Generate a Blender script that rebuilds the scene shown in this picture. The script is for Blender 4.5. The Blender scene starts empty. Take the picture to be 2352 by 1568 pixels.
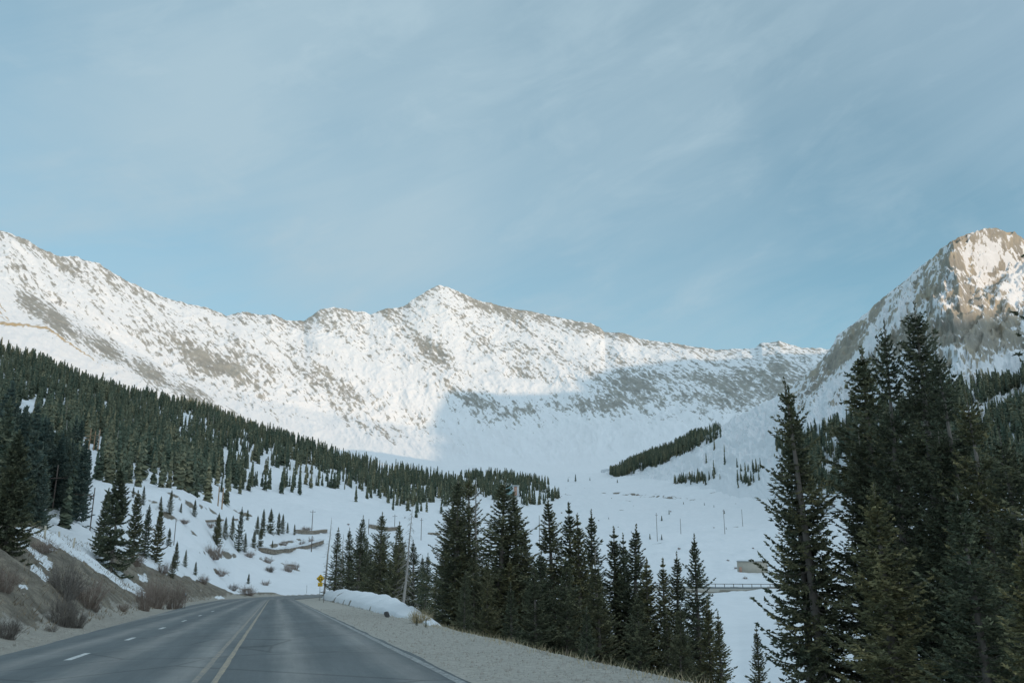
import bpy, math, random
import numpy as np
from mathutils import Vector, Matrix

random.seed(7)
RNG = np.random.default_rng(11)
S = bpy.context.scene
COL = S.collection
R = math.radians

# ------------------------------------------------------------------ camera
F, CX, CY, HOR = 1880.0, 1176.0, 784.0, 1250.0      # photogrammetry of the photo on a 2352 x 1568 measuring grid
PITCH = math.atan((HOR - CY) / F)
CH = 1.34
cp, sp = math.cos(PITCH), math.sin(PITCH)
cam_d = bpy.data.cameras.new('camera')
cam = bpy.data.objects.new('camera', cam_d)
COL.objects.link(cam)
cam.location = (0, 0, CH)
cam.rotation_euler = (math.pi / 2 + PITCH, 0, 0)
cam_d.sensor_width = 36.0
cam_d.lens = 36.0 * F / 2352.0
cam_d.clip_start = 0.1
cam_d.clip_end = 40000
S.camera = cam


def ray(x, y):
    dx = (x - CX) / F
    dy = -(y - CY) / F
    return np.array([dx + 0 * dy, cp - dy * sp + 0 * dx, sp + dy * cp + 0 * dx])


def at(x, y, d):
    """world point seen in direction (x, y) at horizontal distance d"""
    r = ray(x, y)
    k = d / math.hypot(r[0], r[1])
    return np.array([r[0] * k, r[1] * k, CH + r[2] * k])


def proj(P):
    X, Y, Z = P[..., 0], P[..., 1], P[..., 2] - CH
    f = Y * cp + Z * sp
    u = -Y * sp + Z * cp
    f = np.where(f < 0.05, 0.05, f)
    return CX + F * X / f, CY - F * u / f


# ------------------------------------------------------------------ numpy noise
def _hash(ix, iy, seed):
    h = (ix.astype(np.int64) * 374761393 + iy.astype(np.int64) * 668265263 + seed * 974634777) & 0xFFFFFFFF
    h = ((h ^ (h >> 13)) * 1274126177) & 0xFFFFFFFF
    return (h ^ (h >> 16)) & 0xFFFF


def gnoise(x, y, seed=0):
    x = np.asarray(x, float); y = np.asarray(y, float)
    x0 = np.floor(x); y0 = np.floor(y)
    fx, fy = x - x0, y - y0
    def g(ix, iy, dx, dy):
        a = _hash(ix, iy, seed) * (2 * math.pi / 65536.0)
        return np.cos(a) * dx + np.sin(a) * dy
    u = fx * fx * fx * (fx * (fx * 6 - 15) + 10)
    v = fy * fy * fy * (fy * (fy * 6 - 15) + 10)
    a = g(x0, y0, fx, fy); b = g(x0 + 1, y0, fx - 1, fy)
    c = g(x0, y0 + 1, fx, fy - 1); d = g(x0 + 1, y0 + 1, fx - 1, fy - 1)
    return ((a + (b - a) * u) * (1 - v) + (c + (d - c) * u) * v) * 1.5


def fbm(x, y, o=5, seed=0, gain=0.5):
    s, a, t = 0, 1.0, 0
    for i in range(o):
        s = s + a * gnoise(x * 2 ** i, y * 2 ** i, seed + i)
        t += a; a *= gain
    return s / t


def ridged(x, y, o=5, seed=0, gain=0.55):
    s, a, t = 0, 1.0, 0
    for i in range(o):
        s = s + a * (1 - np.abs(gnoise(x * 2 ** i, y * 2 ** i, seed + i)) * 2)
        t += a; a *= gain
    return s / t


def sstep(a, b, x):
    t = np.clip((x - a) / (b - a), 0, 1)
    return t * t * (3 - 2 * t)


def gauss(x, y, cx, cy, rx, ry, ang=0.0):
    c, s = math.cos(R(ang)), math.sin(R(ang))
    dx, dy = x - cx, y - cy
    a = (dx * c + dy * s) / rx
    b = (-dx * s + dy * c) / ry
    return np.exp(-(a * a + b * b))


def inpoly(px, py, poly):
    inside = np.zeros(np.shape(px), bool)
    n = len(poly)
    for i in range(n):
        x1, y1 = poly[i]; x2, y2 = poly[(i + 1) % n]
        if y1 == y2:
            continue
        c = ((y1 > py) != (y2 > py)) & (px < (x2 - x1) * (py - y1) / (y2 - y1) + x1)
        inside ^= c
    return inside


# ------------------------------------------------------------------ mesh helpers
def mesh(name, V, faces, mats, smooth=False, midx=None, attrs=None):
    """V (n,3); faces: one array (m,3|4) or a list of such arrays"""
    V = np.asarray(V, np.float32).reshape(-1, 3)
    fl = faces if isinstance(faces, list) else [faces]
    fl = [np.asarray(f, np.int32) for f in fl if len(f)]
    loops = np.concatenate([f.ravel() for f in fl])
    tot = np.concatenate([np.full(len(f), f.shape[1], np.int32) for f in fl])
    start = np.concatenate([[0], np.cumsum(tot)[:-1]]).astype(np.int32)
    me = bpy.data.meshes.new(name)
    me.vertices.add(len(V)); me.vertices.foreach_set('co', V.ravel())
    me.loops.add(len(loops)); me.loops.foreach_set('vertex_index', loops)
    me.polygons.add(len(tot)); me.polygons.foreach_set('loop_start', start); me.polygons.foreach_set('loop_total', tot)
    for m in (mats if isinstance(mats, (list, tuple)) else [mats]):
        me.materials.append(m)
    if midx is not None:
        me.polygons.foreach_set('material_index', np.asarray(midx, np.int32))
    if smooth:
        me.polygons.foreach_set('use_smooth', np.ones(len(tot), bool))
    for k, a in (attrs or {}).items():
        at_ = me.attributes.new(k, 'FLOAT', 'POINT')
        at_.data.foreach_set('value', np.asarray(a, np.float32).ravel())
    me.update(calc_edges=True)
    me.validate()
    return me


def link(name, me, parent=None, loc=None):
    o = bpy.data.objects.new(name, me)
    COL.objects.link(o)
    if parent is not None:
        o.parent = parent
    if loc is not None:
        o.location = loc
    return o


def tag(o, label=None, cat=None, group=None, kind=None):
    if label: o['label'] = label
    if cat: o['category'] = cat
    if group: o['group'] = group
    if kind: o['kind'] = kind
    return o


def empty(name, loc, rz=0.0, sc=1.0):
    o = bpy.data.objects.new(name, None)
    o.empty_display_size = 0.3
    COL.objects.link(o)
    o.location = loc
    o.rotation_euler = (0, 0, rz)
    o.scale = (sc, sc, sc) if not isinstance(sc, tuple) else sc
    return o


def gridfaces(nr, nc, wrap=False):
    i = np.arange(nr - 1)[:, None]
    j = np.arange(nc if wrap else nc - 1)[None, :]
    j2 = (j + 1) % nc
    return np.stack([i * nc + j, i * nc + j2, (i + 1) * nc + j2, (i + 1) * nc + j], -1).reshape(-1, 4)


class MB:
    """collects boxes, bars and tubes into one mesh"""
    def __init__(self):
        self.v = []; self.f4 = []; self.f3 = []; self.n = 0

    def add(self, V, q=None, t=None):
        V = np.asarray(V, float).reshape(-1, 3)
        if q is not None and len(q): self.f4.append(np.asarray(q) + self.n)
        if t is not None and len(t): self.f3.append(np.asarray(t) + self.n)
        self.v.append(V); self.n += len(V)
        return self

    def box(self, c, size, rz=0.0, M=None):
        sx, sy, sz = [a / 2 for a in size]
        P = np.array([[x, y, z] for z in (-sz, sz) for y in (-sy, sy) for x in (-sx, sx)])
        c_, s_ = math.cos(rz), math.sin(rz)
        P = P @ np.array([[c_, s_, 0], [-s_, c_, 0], [0, 0, 1]])
        if M is not None:
            P = P @ M.T
        P = P + np.asarray(c, float)
        return self.add(P, [[0, 2, 3, 1], [4, 5, 7, 6], [0, 1, 5, 4], [2, 6, 7, 3], [0, 4, 6, 2], [1, 3, 7, 5]])

    def tube(self, pts, rad, n=6, cap=True):
        pts = np.asarray(pts, float)
        rad = np.broadcast_to(np.asarray(rad, float), (len(pts),))
        rings = []
        for i, p in enumerate(pts):
            t = pts[min(i + 1, len(pts) - 1)] - pts[max(i - 1, 0)]
            t = t / (np.linalg.norm(t) + 1e-9)
            a = np.cross(t, [0, 0, 1.0]) if abs(t[2]) < 0.9 else np.cross(t, [1.0, 0, 0])
            a /= np.linalg.norm(a); b = np.cross(t, a)
            an = np.arange(n) * 2 * math.pi / n
            rings.append(p + rad[i] * (np.cos(an)[:, None] * a + np.sin(an)[:, None] * b))
        V = np.concatenate(rings)
        self.add(V, gridfaces(len(pts), n, True))
        if cap:
            base = self.n - len(V)
            for o0 in (0, (len(pts) - 1) * n):
                for k in range(1, n - 1):
                    self.f3.append(np.array([[o0, o0 + k, o0 + k + 1]]) + base)
        return self

    def build(self, name, mat, parent=None, smooth=False):
        fl = []
        if self.f4: fl.append(np.concatenate(self.f4))
        if self.f3: fl.append(np.concatenate(self.f3))
        return link(name, mesh(name, np.concatenate(self.v), fl, mat, smooth), parent)


# ------------------------------------------------------------------ materials
def newmat(name):
    m = bpy.data.materials.new(name)
    m.use_nodes = True
    nt = m.node_tree
    b = nt.nodes['Principled BSDF']
    return m, nt, b


def N(nt, t, **kw):
    n = nt.nodes.new(t)
    for k, v in kw.items():
        if k.startswith('i_'):
            n.inputs[k[2:].replace('_', ' ')].default_value = v
        else:
            setattr(n, k, v)
    return n


def noise(nt, scale, detail=4, rough=0.6, vec=None, dist=0.0):
    n = N(nt, 'ShaderNodeTexNoise')
    n.inputs['Scale'].default_value = scale
    n.inputs['Detail'].default_value = detail
    n.inputs['Roughness'].default_value = rough
    n.inputs['Distortion'].default_value = dist
    if vec is not None:
        nt.links.new(vec, n.inputs['Vector'])
    return n.outputs['Fac']


def ramp(nt, fac, stops):
    n = N(nt, 'ShaderNodeValToRGB')
    e = n.color_ramp.elements
    e[0].position, e[0].color = stops[0][0], (*stops[0][1], 1)
    e[1].position, e[1].color = stops[-1][0], (*stops[-1][1], 1)
    for p, c in stops[1:-1]:
        x = e.new(p); x.color = (*c, 1)
    nt.links.new(fac, n.inputs['Fac'])
    return n.outputs['Color']


def mixc(nt, fac, a, b, mode='MIX'):
    n = N(nt, 'ShaderNodeMix', data_type='RGBA', blend_type=mode)
    for sock, v in ((n.inputs[0], fac), (n.inputs[6], a), (n.inputs[7], b)):
        if isinstance(v, (int, float)): sock.default_value = v
        elif isinstance(v, tuple): sock.default_value = (*v, 1)
        else: nt.links.new(v, sock)
    return n.outputs[2]


def mth(nt, op, a, b=0.0, clamp=False):
    n = N(nt, 'ShaderNodeMath', operation=op, use_clamp=clamp)
    for sock, v in ((n.inputs[0], a), (n.inputs[1], b)):
        if isinstance(v, (int, float)): sock.default_value = v
        else: nt.links.new(v, sock)
    return n.outputs[0]


def attr(nt, name):
    return N(nt, 'ShaderNodeAttribute', attribute_name=name).outputs['Fac']


def geo_pos(nt):
    return N(nt, 'ShaderNodeNewGeometry').outputs['Position']


def bump(nt, b, h, strength=0.3, dist=0.1):
    n = N(nt, 'ShaderNodeBump')
    n.inputs['Strength'].default_value = strength
    n.inputs['Distance'].default_value = dist
    nt.links.new(h, n.inputs['Height'])
    nt.links.new(n.outputs['Normal'], b.inputs['Normal'])


def plain(name, col, rough=0.8, var=0.25, scale=6.0, metal=0.0):
    m, nt, b = newmat(name)
    tc = N(nt, 'ShaderNodeTexCoord').outputs['Object']
    f = noise(nt, scale, 5, 0.65, tc)
    c = mixc(nt, f, tuple(x * (1 - var) for x in col), tuple(min(1, x * (1 + var)) for x in col))
    nt.links.new(c, b.inputs['Base Color'])
    b.inputs['Roughness'].default_value = rough
    b.inputs['Metallic'].default_value = metal
    return m


SNOW = (0.78, 0.80, 0.82)


def ground_mat():
    m, nt, b = newmat('ground_cover')
    p = geo_pos(nt)
    e1 = ramp(nt, noise(nt, 0.9, 7, 0.7, p), [(0.30, (0.11, 0.10, 0.082)), (0.48, (0.19, 0.17, 0.14)), (0.62, (0.29, 0.26, 0.21)), (0.75, (0.16, 0.148, 0.125))])
    e2 = ramp(nt, noise(nt, 16, 6, 0.85, p), [(0.30, (0.40, 0.40, 0.39)), (0.70, (1.45, 1.42, 1.36))])
    earth = mixc(nt, 1.0, e1, e2, 'MULTIPLY')
    gv = ramp(nt, noise(nt, 60, 2, 0.9, p), [(0.25, (0.34, 0.325, 0.29)), (0.75, (0.62, 0.59, 0.53))])
    gv = mixc(nt, mth(nt, 'MULTIPLY', noise(nt, 0.7, 5, 0.7, p), 0.6), gv, (0.30, 0.285, 0.25))
    gv = mixc(nt, 1.0, gv, ramp(nt, noise(nt, 7, 5, 0.8, p), [(0.3, (0.66, 0.66, 0.66)), (0.7, (1.25, 1.24, 1.22))]), 'MULTIPLY')
    base = mixc(nt, attr(nt, 'gravel'), earth, gv)
    sn = mixc(nt, noise(nt, 0.35, 6, 0.65, p), tuple(x * 0.93 for x in SNOW), tuple(min(.95, x * 1.06) for x in SNOW))
    k = mth(nt, 'ADD', attr(nt, 'snow'), mth(nt, 'MULTIPLY', mth(nt, 'SUBTRACT', noise(nt, 2.5, 6, 0.7, p), 0.5), 0.9))
    mk = ramp(nt, k, [(0.44, (0, 0, 0)), (0.54, (1, 1, 1))])
    nt.links.new(mixc(nt, mk, base, sn), b.inputs['Base Color'])
    b.inputs['Roughness'].default_value = 0.85
    b.inputs['Specular IOR Level'].default_value = 0.2
    bump(nt, b, noise(nt, 3.0, 8, 0.75, p), 0.6, 0.12)
    return m


def mountain_mat(name, rock_a, rock_b, rock_c, dusted=True):
    m, nt, b = newmat(name)
    p = geo_pos(nt)
    rc = ramp(nt, noise(nt, 0.02, 7, 0.75, p), [(0.3, rock_a), (0.5, rock_b), (0.7, rock_c)])
    rc = mixc(nt, attr(nt, 'tan'), rc, (0.50, 0.36, 0.19))
    dust = noise(nt, 0.16, 6, 0.8, p)
    k = mth(nt, 'ADD', attr(nt, 'rock'), mth(nt, 'MULTIPLY', mth(nt, 'SUBTRACT', dust, 0.5), 0.9))
    mk = ramp(nt, k, [(0.44, (0, 0, 0)), (0.55, (0.62, 0.62, 0.62)), (0.9, (0.95, 0.95, 0.95))] if dusted else [(0.42, (0, 0, 0)), (0.56, (0.9, 0.9, 0.9)), (0.8, (1, 1, 1))])
    sn = mixc(nt, noise(nt, 0.01, 5, 0.6, p), tuple(x * 0.95 for x in SNOW), tuple(min(.95, x * 1.05) for x in SNOW))
    nt.links.new(mixc(nt, mk, sn, rc), b.inputs['Base Color'])
    b.inputs['Roughness'].default_value = 0.9
    b.inputs['Specular IOR Level'].default_value = 0.1
    bump(nt, b, noise(nt, 0.06, 8, 0.8, p), 0.35, 7.0)
    return m


def needle_mat(name, ca, cb, cc):
    m, nt, b = newmat(name)
    t = attr(nt, 'tint')
    oi = N(nt, 'ShaderNodeObjectInfo').outputs['Random']
    c = ramp(nt, t, [(0.0, ca), (0.55, cb), (1.0, cc)])
    v = ramp(nt, oi, [(0.0, (0.72, 0.80, 0.80)), (0.5, (1.0, 1.0, 0.95)), (1.0, (1.35, 1.22, 0.98))])
    col = mixc(nt, 1.0, c, v, 'MULTIPLY')
    nt.links.new(col, b.inputs['Base Color'])
    b.inputs['Roughness'].default_value = 0.75
    b.inputs['Specular IOR Level'].default_value = 0.15
    tr = N(nt, 'ShaderNodeBsdfTranslucent')
    nt.links.new(col, tr.inputs['Color'])
    ms = N(nt, 'ShaderNodeMixShader')
    ms.inputs[0].default_value = 0.10
    nt.links.new(b.outputs[0], ms.inputs[1]); nt.links.new(tr.outputs[0], ms.inputs[2])
    nt.links.new(ms.outputs[0], nt.nodes['Material Output'].inputs['Surface'])
    return m


M_ground = ground_mat()
M_mtn = mountain_mat('snowy_rock', (0.20, 0.20, 0.185), (0.285, 0.28, 0.25), (0.37, 0.36, 0.315))
M_peak = mountain_mat('tan_snowy_rock', (0.22, 0.215, 0.20), (0.34, 0.315, 0.265), (0.50, 0.43, 0.32), False)
M_needle = needle_mat('spruce_needles', (0.075, 0.088, 0.062), (0.155, 0.165, 0.108), (0.32, 0.29, 0.17))
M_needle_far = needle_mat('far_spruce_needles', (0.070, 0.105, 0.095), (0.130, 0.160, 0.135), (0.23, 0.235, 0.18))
M_needle_lit = needle_mat('lit_spruce_needles', (0.10, 0.115, 0.078), (0.20, 0.205, 0.13), (0.38, 0.34, 0.20))  # lighter copy of the needles, standing in for more light on the roadside row
M_bark = plain('spruce_bark', (0.22, 0.19, 0.165), 0.9, 0.45, 5.0)
M_grey_wood = plain('weathered_dead_wood', (0.34, 0.31, 0.28), 0.9, 0.3, 6.0)
M_pole = plain('brown_pole_wood', (0.34, 0.22, 0.13), 0.85, 0.3, 3.0)
M_pale_pole = plain('pale_pole_wood', (0.50, 0.45, 0.36), 0.85, 0.2, 3.0)
M_dark_pole = plain('dark_pole_wood', (0.12, 0.095, 0.08), 0.85, 0.3, 3.0)
M_twig = plain('willow_twigs', (0.27, 0.215, 0.18), 0.9, 0.5, 1.2)
M_twig_dark = plain('dark_willow_twigs', (0.19, 0.17, 0.15), 0.9, 0.5, 1.2)
M_straw = plain('dry_straw', (0.46, 0.38, 0.24), 0.9, 0.35, 1.5)
M_steel = plain('galvanised_steel', (0.42, 0.43, 0.43), 0.5, 0.15, 3.0, 0.5)
M_wire = plain('wire_aluminium', (0.40, 0.41, 0.41), 0.6, 0.1, 1.0)
M_rock = plain('dark_rock', (0.09, 0.09, 0.09), 0.9, 0.5, 3.0)
M_stone = plain('pale_stone', (0.34, 0.31, 0.27), 0.9, 0.4, 2.5)
M_yellow = plain('sign_yellow', (0.85, 0.52, 0.03), 0.5, 0.05, 2.0)
M_black = plain('sign_black', (0.02, 0.02, 0.02), 0.6, 0.1, 2.0)


# ------------------------------------------------------------------ surfaces given as lines of (x, y, distance)
class Surf:
    def __init__(self, lines, az, dmin, dmax, nd, smooth=0, back=None):
        self.az = az
        self.ld = np.linspace(math.log(dmin), math.log(dmax), nd)
        D = np.exp(self.ld)
        dk, zk = [], []
        for L in lines:
            P = np.array([at(*p) for p in L])
            a = np.arctan2(P[:, 0], P[:, 1]); d = np.hypot(P[:, 0], P[:, 1])
            o = np.argsort(a)
            dk.append(np.interp(az, a[o], d[o])); zk.append(np.interp(az, a[o], P[o, 2]))
        self.dk, self.zk = np.array(dk), np.array(zk)
        Z = np.empty((nd, len(az)))
        for j in range(len(az)):
            Z[:, j] = np.interp(D, self.dk[:, j], self.zk[:, j])
        for _ in range(smooth):
            Z[1:-1] = 0.25 * Z[:-2] + 0.5 * Z[1:-1] + 0.25 * Z[2:]
            Z[:, 1:-1] = 0.25 * Z[:, :-2] + 0.5 * Z[:, 1:-1] + 0.25 * Z[:, 2:]
        self.Z = Z

    def z(self, x, y):
        a = np.arctan2(x, y); d = np.maximum(np.hypot(x, y), 0.5)
        i = np.clip(np.interp(np.log(d), self.ld, np.arange(len(self.ld))), 0, len(self.ld) - 1.001)
        j = np.clip(np.interp(a, self.az, np.arange(len(self.az))), 0, len(self.az) - 1.001)
        i0 = i.astype(int); j0 = j.astype(int); fi = i - i0; fj = j - j0
        Z = self.Z
        return (Z[i0, j0] * (1 - fj) + Z[i0, j0 + 1] * fj) * (1 - fi) + (Z[i0 + 1, j0] * (1 - fj) + Z[i0 + 1, j0 + 1] * fj) * fi


AZ = np.concatenate([np.radians(np.arange(-180, -42, 3.0)), np.radians(np.arange(-42, 42, 0.1)), np.radians(np.arange(42, 180.1, 3.0))])
NAT = [
    [(-400, 1090, 6), (0, 900, 5), (420, 900, 5), (560, 1200, 8), (660, 1700, 20), (860, 2000, 22), (1500, 2000, 22), (2700, 2000, 22)],
    [(-400, 1150, 40), (0, 1203, 55), (50, 1212, 62), (130, 1228, 72), (210, 1250, 85), (300, 1284, 100), (420, 1312, 140), (540, 1366, 185), (640, 1362, 175), (740, 1362, 185), (860, 1400, 140), (1000, 1440, 110), (1250, 1480, 90), (1500, 1520, 80), (1700, 1530, 80), (1900, 1500, 75), (2352, 1480, 60), (2700, 1480, 60)],
    [(-400, 1120, 80), (0, 1188, 110), (50, 1196, 115), (210, 1232, 130), (300, 1272, 135), (420, 1290, 165), (540, 1348, 200), (640, 1352, 200), (740, 1354, 205), (860, 1362, 200), (1000, 1372, 190), (1250, 1376, 190), (1500, 1378, 190), (1700, 1376, 195), (1900, 1376, 195), (2352, 1360, 160), (2700, 1360, 160)],
    [(-400, 1080, 150), (0, 1150, 170), (50, 1158, 170), (170, 1148, 185), (200, 1112, 195), (300, 1122, 205), (420, 1136, 215), (500, 1172, 250), (540, 1215, 260), (640, 1265, 270), (740, 1300, 265), (860, 1330, 255), (1000, 1340, 255), (1250, 1345, 258), (1500, 1346, 262), (1700, 1346, 265), (1900, 1346, 265), (2352, 1330, 230), (2700, 1330, 230)],
    [(-400, 1000, 300), (0, 1090, 260), (210, 1100, 265), (300, 1114, 265), (420, 1128, 280), (540, 1195, 330), (640, 1225, 350), (740, 1235, 370), (860, 1270, 370), (1000, 1285, 370), (1250, 1300, 370), (1500, 1302, 365), (1700, 1304, 360), (1900, 1304, 360), (2352, 1280, 320), (2700, 1280, 320)],
    [(-400, 900, 500), (0, 1000, 420), (210, 1030, 420), (300, 1060, 400), (420, 1095, 400), (540, 1155, 430), (640, 1175, 460), (740, 1182, 490), (860, 1198, 520), (1000, 1220, 520), (1250, 1242, 530), (1500, 1250, 520), (1700, 1250, 520), (1900, 1245, 510), (2352, 1230, 450), (2700, 1230, 450)],
    [(-400, 780, 800), (0, 880, 700), (210, 950, 680), (300, 985, 660), (420, 1030, 640), (540, 1080, 640), (640, 1115, 640), (740, 1137, 660), (860, 1157, 680), (1000, 1175, 700), (1250, 1195, 750), (1500, 1195, 760), (1700, 1190, 760), (1900, 1180, 720), (2352, 1130, 560), (2700, 1130, 560)],
    [(-400, 700, 1050), (0, 815, 950), (100, 845, 960), (210, 887, 980), (300, 912, 1000), (420, 938, 1030), (500, 960, 1050), (640, 1007, 1100), (740, 1037, 1150), (860, 1065, 1200), (1000, 1092, 1250), (1080, 1102, 1200), (1160, 1098, 1200), (1250, 1115, 1250), (1400, 1125, 1200), (1500, 1130, 1150), (1700, 1130, 1000), (1900, 1110, 850), (2352, 1060, 680), (2700, 1060, 680)],
    [(-400, 760, 1300), (0, 850, 1250), (300, 935, 1300), (500, 975, 1400), (740, 1050, 1600), (860, 1068, 1700), (1000, 1072, 1780), (1100, 1066, 1780), (1250, 1078, 1780), (1400, 1086, 1650), (1500, 1098, 1400), (1700, 1105, 1150), (1900, 1095, 980), (2352, 1050, 780), (2700, 1050, 780)],
    [(-400, 900, 2600), (0, 960, 2600), (500, 1050, 2600), (1000, 1120, 2600), (1300, 1110, 2600), (1600, 1130, 2600), (1900, 1120, 2600), (2700, 1120, 2600)],
    [(-400, 1200, 12000), (1000, 1200, 12000), (2700, 1200, 12000)],
]
nat = Surf(NAT, AZ, 3.0, 12000, 520, 3)

# ---- road frame: straight stretch of grade -5 % heading 15.5 degrees to the west of the view, then a right bend
A0 = R(-15.4958)
RS = np.array([math.sin(A0), math.cos(A0)]); RN = np.array([RS[1], -RS[0]])
GR = -0.05005
SB, RB = 132.0, 88.0        # start of bend, bend radius
_a = [np.arange(-30, SB, 1.0)]
path = [(RS * s, A0) for s in np.arange(-40, SB, 1.0)]
c0 = RS * SB + RN * RB
for th in np.linspace(0, R(106), 150):
    h = A0 + th
    path.append((c0 - RB * np.array([math.cos(h), -math.sin(h)]), h))
pe, he = path[-1]
for t in np.arange(1.5, 220, 1.5):
    path.append((pe + t * np.array([math.sin(he), math.cos(he)]), he))
RP = np.array([p for p, _ in path]); RH = np.array([h for _, h in path])
RA = np.concatenate([[0], np.cumsum(np.hypot(*np.diff(RP, axis=0).T))]) - 40
RZ = np.interp(RA, [-40, 0, 110, 150, 190, 300, 520], [2.0, 0, 110 * GR, -7.55, -9.2, -10.4, -11.4])
RNRM = np.stack([np.cos(RH), -np.sin(RH)], 1)


def road_z(x, y):
    """nearest point of the road line: (arc, lateral offset to the right, road height)"""
    x = np.asarray(x, float); y = np.asarray(y, float)
    sh = x.shape
    x = x.ravel(); y = y.ravel()
    best = np.full(x.shape, 1e9); idx = np.zeros(x.shape, int)
    for k in range(0, len(RP), 2):
        d = (x - RP[k, 0]) ** 2 + (y - RP[k, 1]) ** 2
        m = d < best
        best[m] = d[m]; idx[m] = k
    dx = x - RP[idx, 0]; dy = y - RP[idx, 1]
    lat = dx * RNRM[idx, 0] + dy * RNRM[idx, 1]
    al = dx * np.sin(RH[idx]) + dy * np.cos(RH[idx])
    arc = RA[idx] + al
    off = np.sqrt(np.maximum(best, 0))
    return arc.reshape(sh), lat.reshape(sh), np.interp(arc, RA, RZ).reshape(sh), off.reshape(sh)


def toe(s):      # half width on the uphill side
    return np.interp(s, [0, 25, 38, 61, 93, 140, 200, 300], [6.6, 6.8, 7.3, 8.2, 9.5, 9.6, 9.0, 7.0])


def ground_h(x, y, detail=True):
    x = np.asarray(x, float); y = np.asarray(y, float)
    d = np.hypot(x, y)
    zn = nat.z(x, y)
    if detail:
        zn = zn + fbm(x / 60, y / 60, 5, 3) * np.clip(d * 0.012, 0.2, 6.0) + fbm(x / 9, y / 9, 4, 9) * np.clip(0.2 + d * 0.0016, 0.2, 1.1) + ridged(x / 24, y / 24, 3, 12) * np.clip((d - 60) * 0.003, 0, 0.8)
    out = zn.copy()
    m = d < 480
    if np.any(m):
        arc, lat, zr, off = road_z(x[m], y[m])
        wob = fbm(x[m] / 5, y[m] / 5, 4, 21)
        L = toe(arc); Rr = np.interp(arc, [0, 110, 160, 200], [5.75, 6.4, 6.4, 6.0])
        cut_s = np.interp(arc, [0, 60, 110, 150, 180], [0.60, 0.66, 0.66, 0.55, 0.4])
        lo = -lat - L - wob * 0.35
        hi = lat - Rr - wob * 0.3
        cut = zr + np.maximum(lo, 0) * cut_s * (1 + 0.2 * wob) + sstep(0.5, 4, lo) * (wob * 0.6 + 0.25 * fbm(x[m] / 1.6, y[m] / 1.6, 3, 5)) + 0.0
        fill = zr - np.maximum(hi, 0) * 0.52 + sstep(0.3, 3, hi) * wob * 0.5
        z = zn[m]
        near = sstep(230, 170, arc)             # ordinary cut only where the road climbs along the bank
        zl = np.where(lo > 0, np.minimum(z, cut) * near + z * (1 - near), zr)
        zl = np.where(lo > 0, zl * sstep(0, 2.5, lo) + zr * (1 - sstep(0, 2.5, lo)) * 1.0 + 0 * zl, zl)
        zr_side = np.where(hi > 0, np.maximum(z, fill), zr)
        zz = np.where(lat < 0, zl, zr_side)
        core = (lo <= 0) & (hi <= 0)
        zz = np.where(core, zr - 0.06, zz)
        w = sstep(60, 30, off) * np.where(arc > 150, 1, 0) + np.where(arc <= 150, 1, 0)
        out[m] = zz * w + z * (1 - w)
    return out


def gz(x, y):
    return float(ground_h(np.array([x]), np.array([y]))[0])


def hit(x, y, dmin=12.0, dmax=1800.0, surf=None):
    """first ground point seen in direction (x, y)"""
    r = ray(x, y); hxy = math.hypot(r[0], r[1])
    d = np.exp(np.linspace(math.log(dmin), math.log(dmax), 900))
    X = r[0] / hxy * d; Y = r[1] / hxy * d; Zr = CH + r[2] / hxy * d
    G = ground_h(X, Y) if surf is None else surf(X, Y)
    k = np.nonzero(Zr <= G)[0]
    i = k[0] if len(k) else len(d) - 1
    return np.array([X[i], Y[i], G[i]]), d[i]


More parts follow.
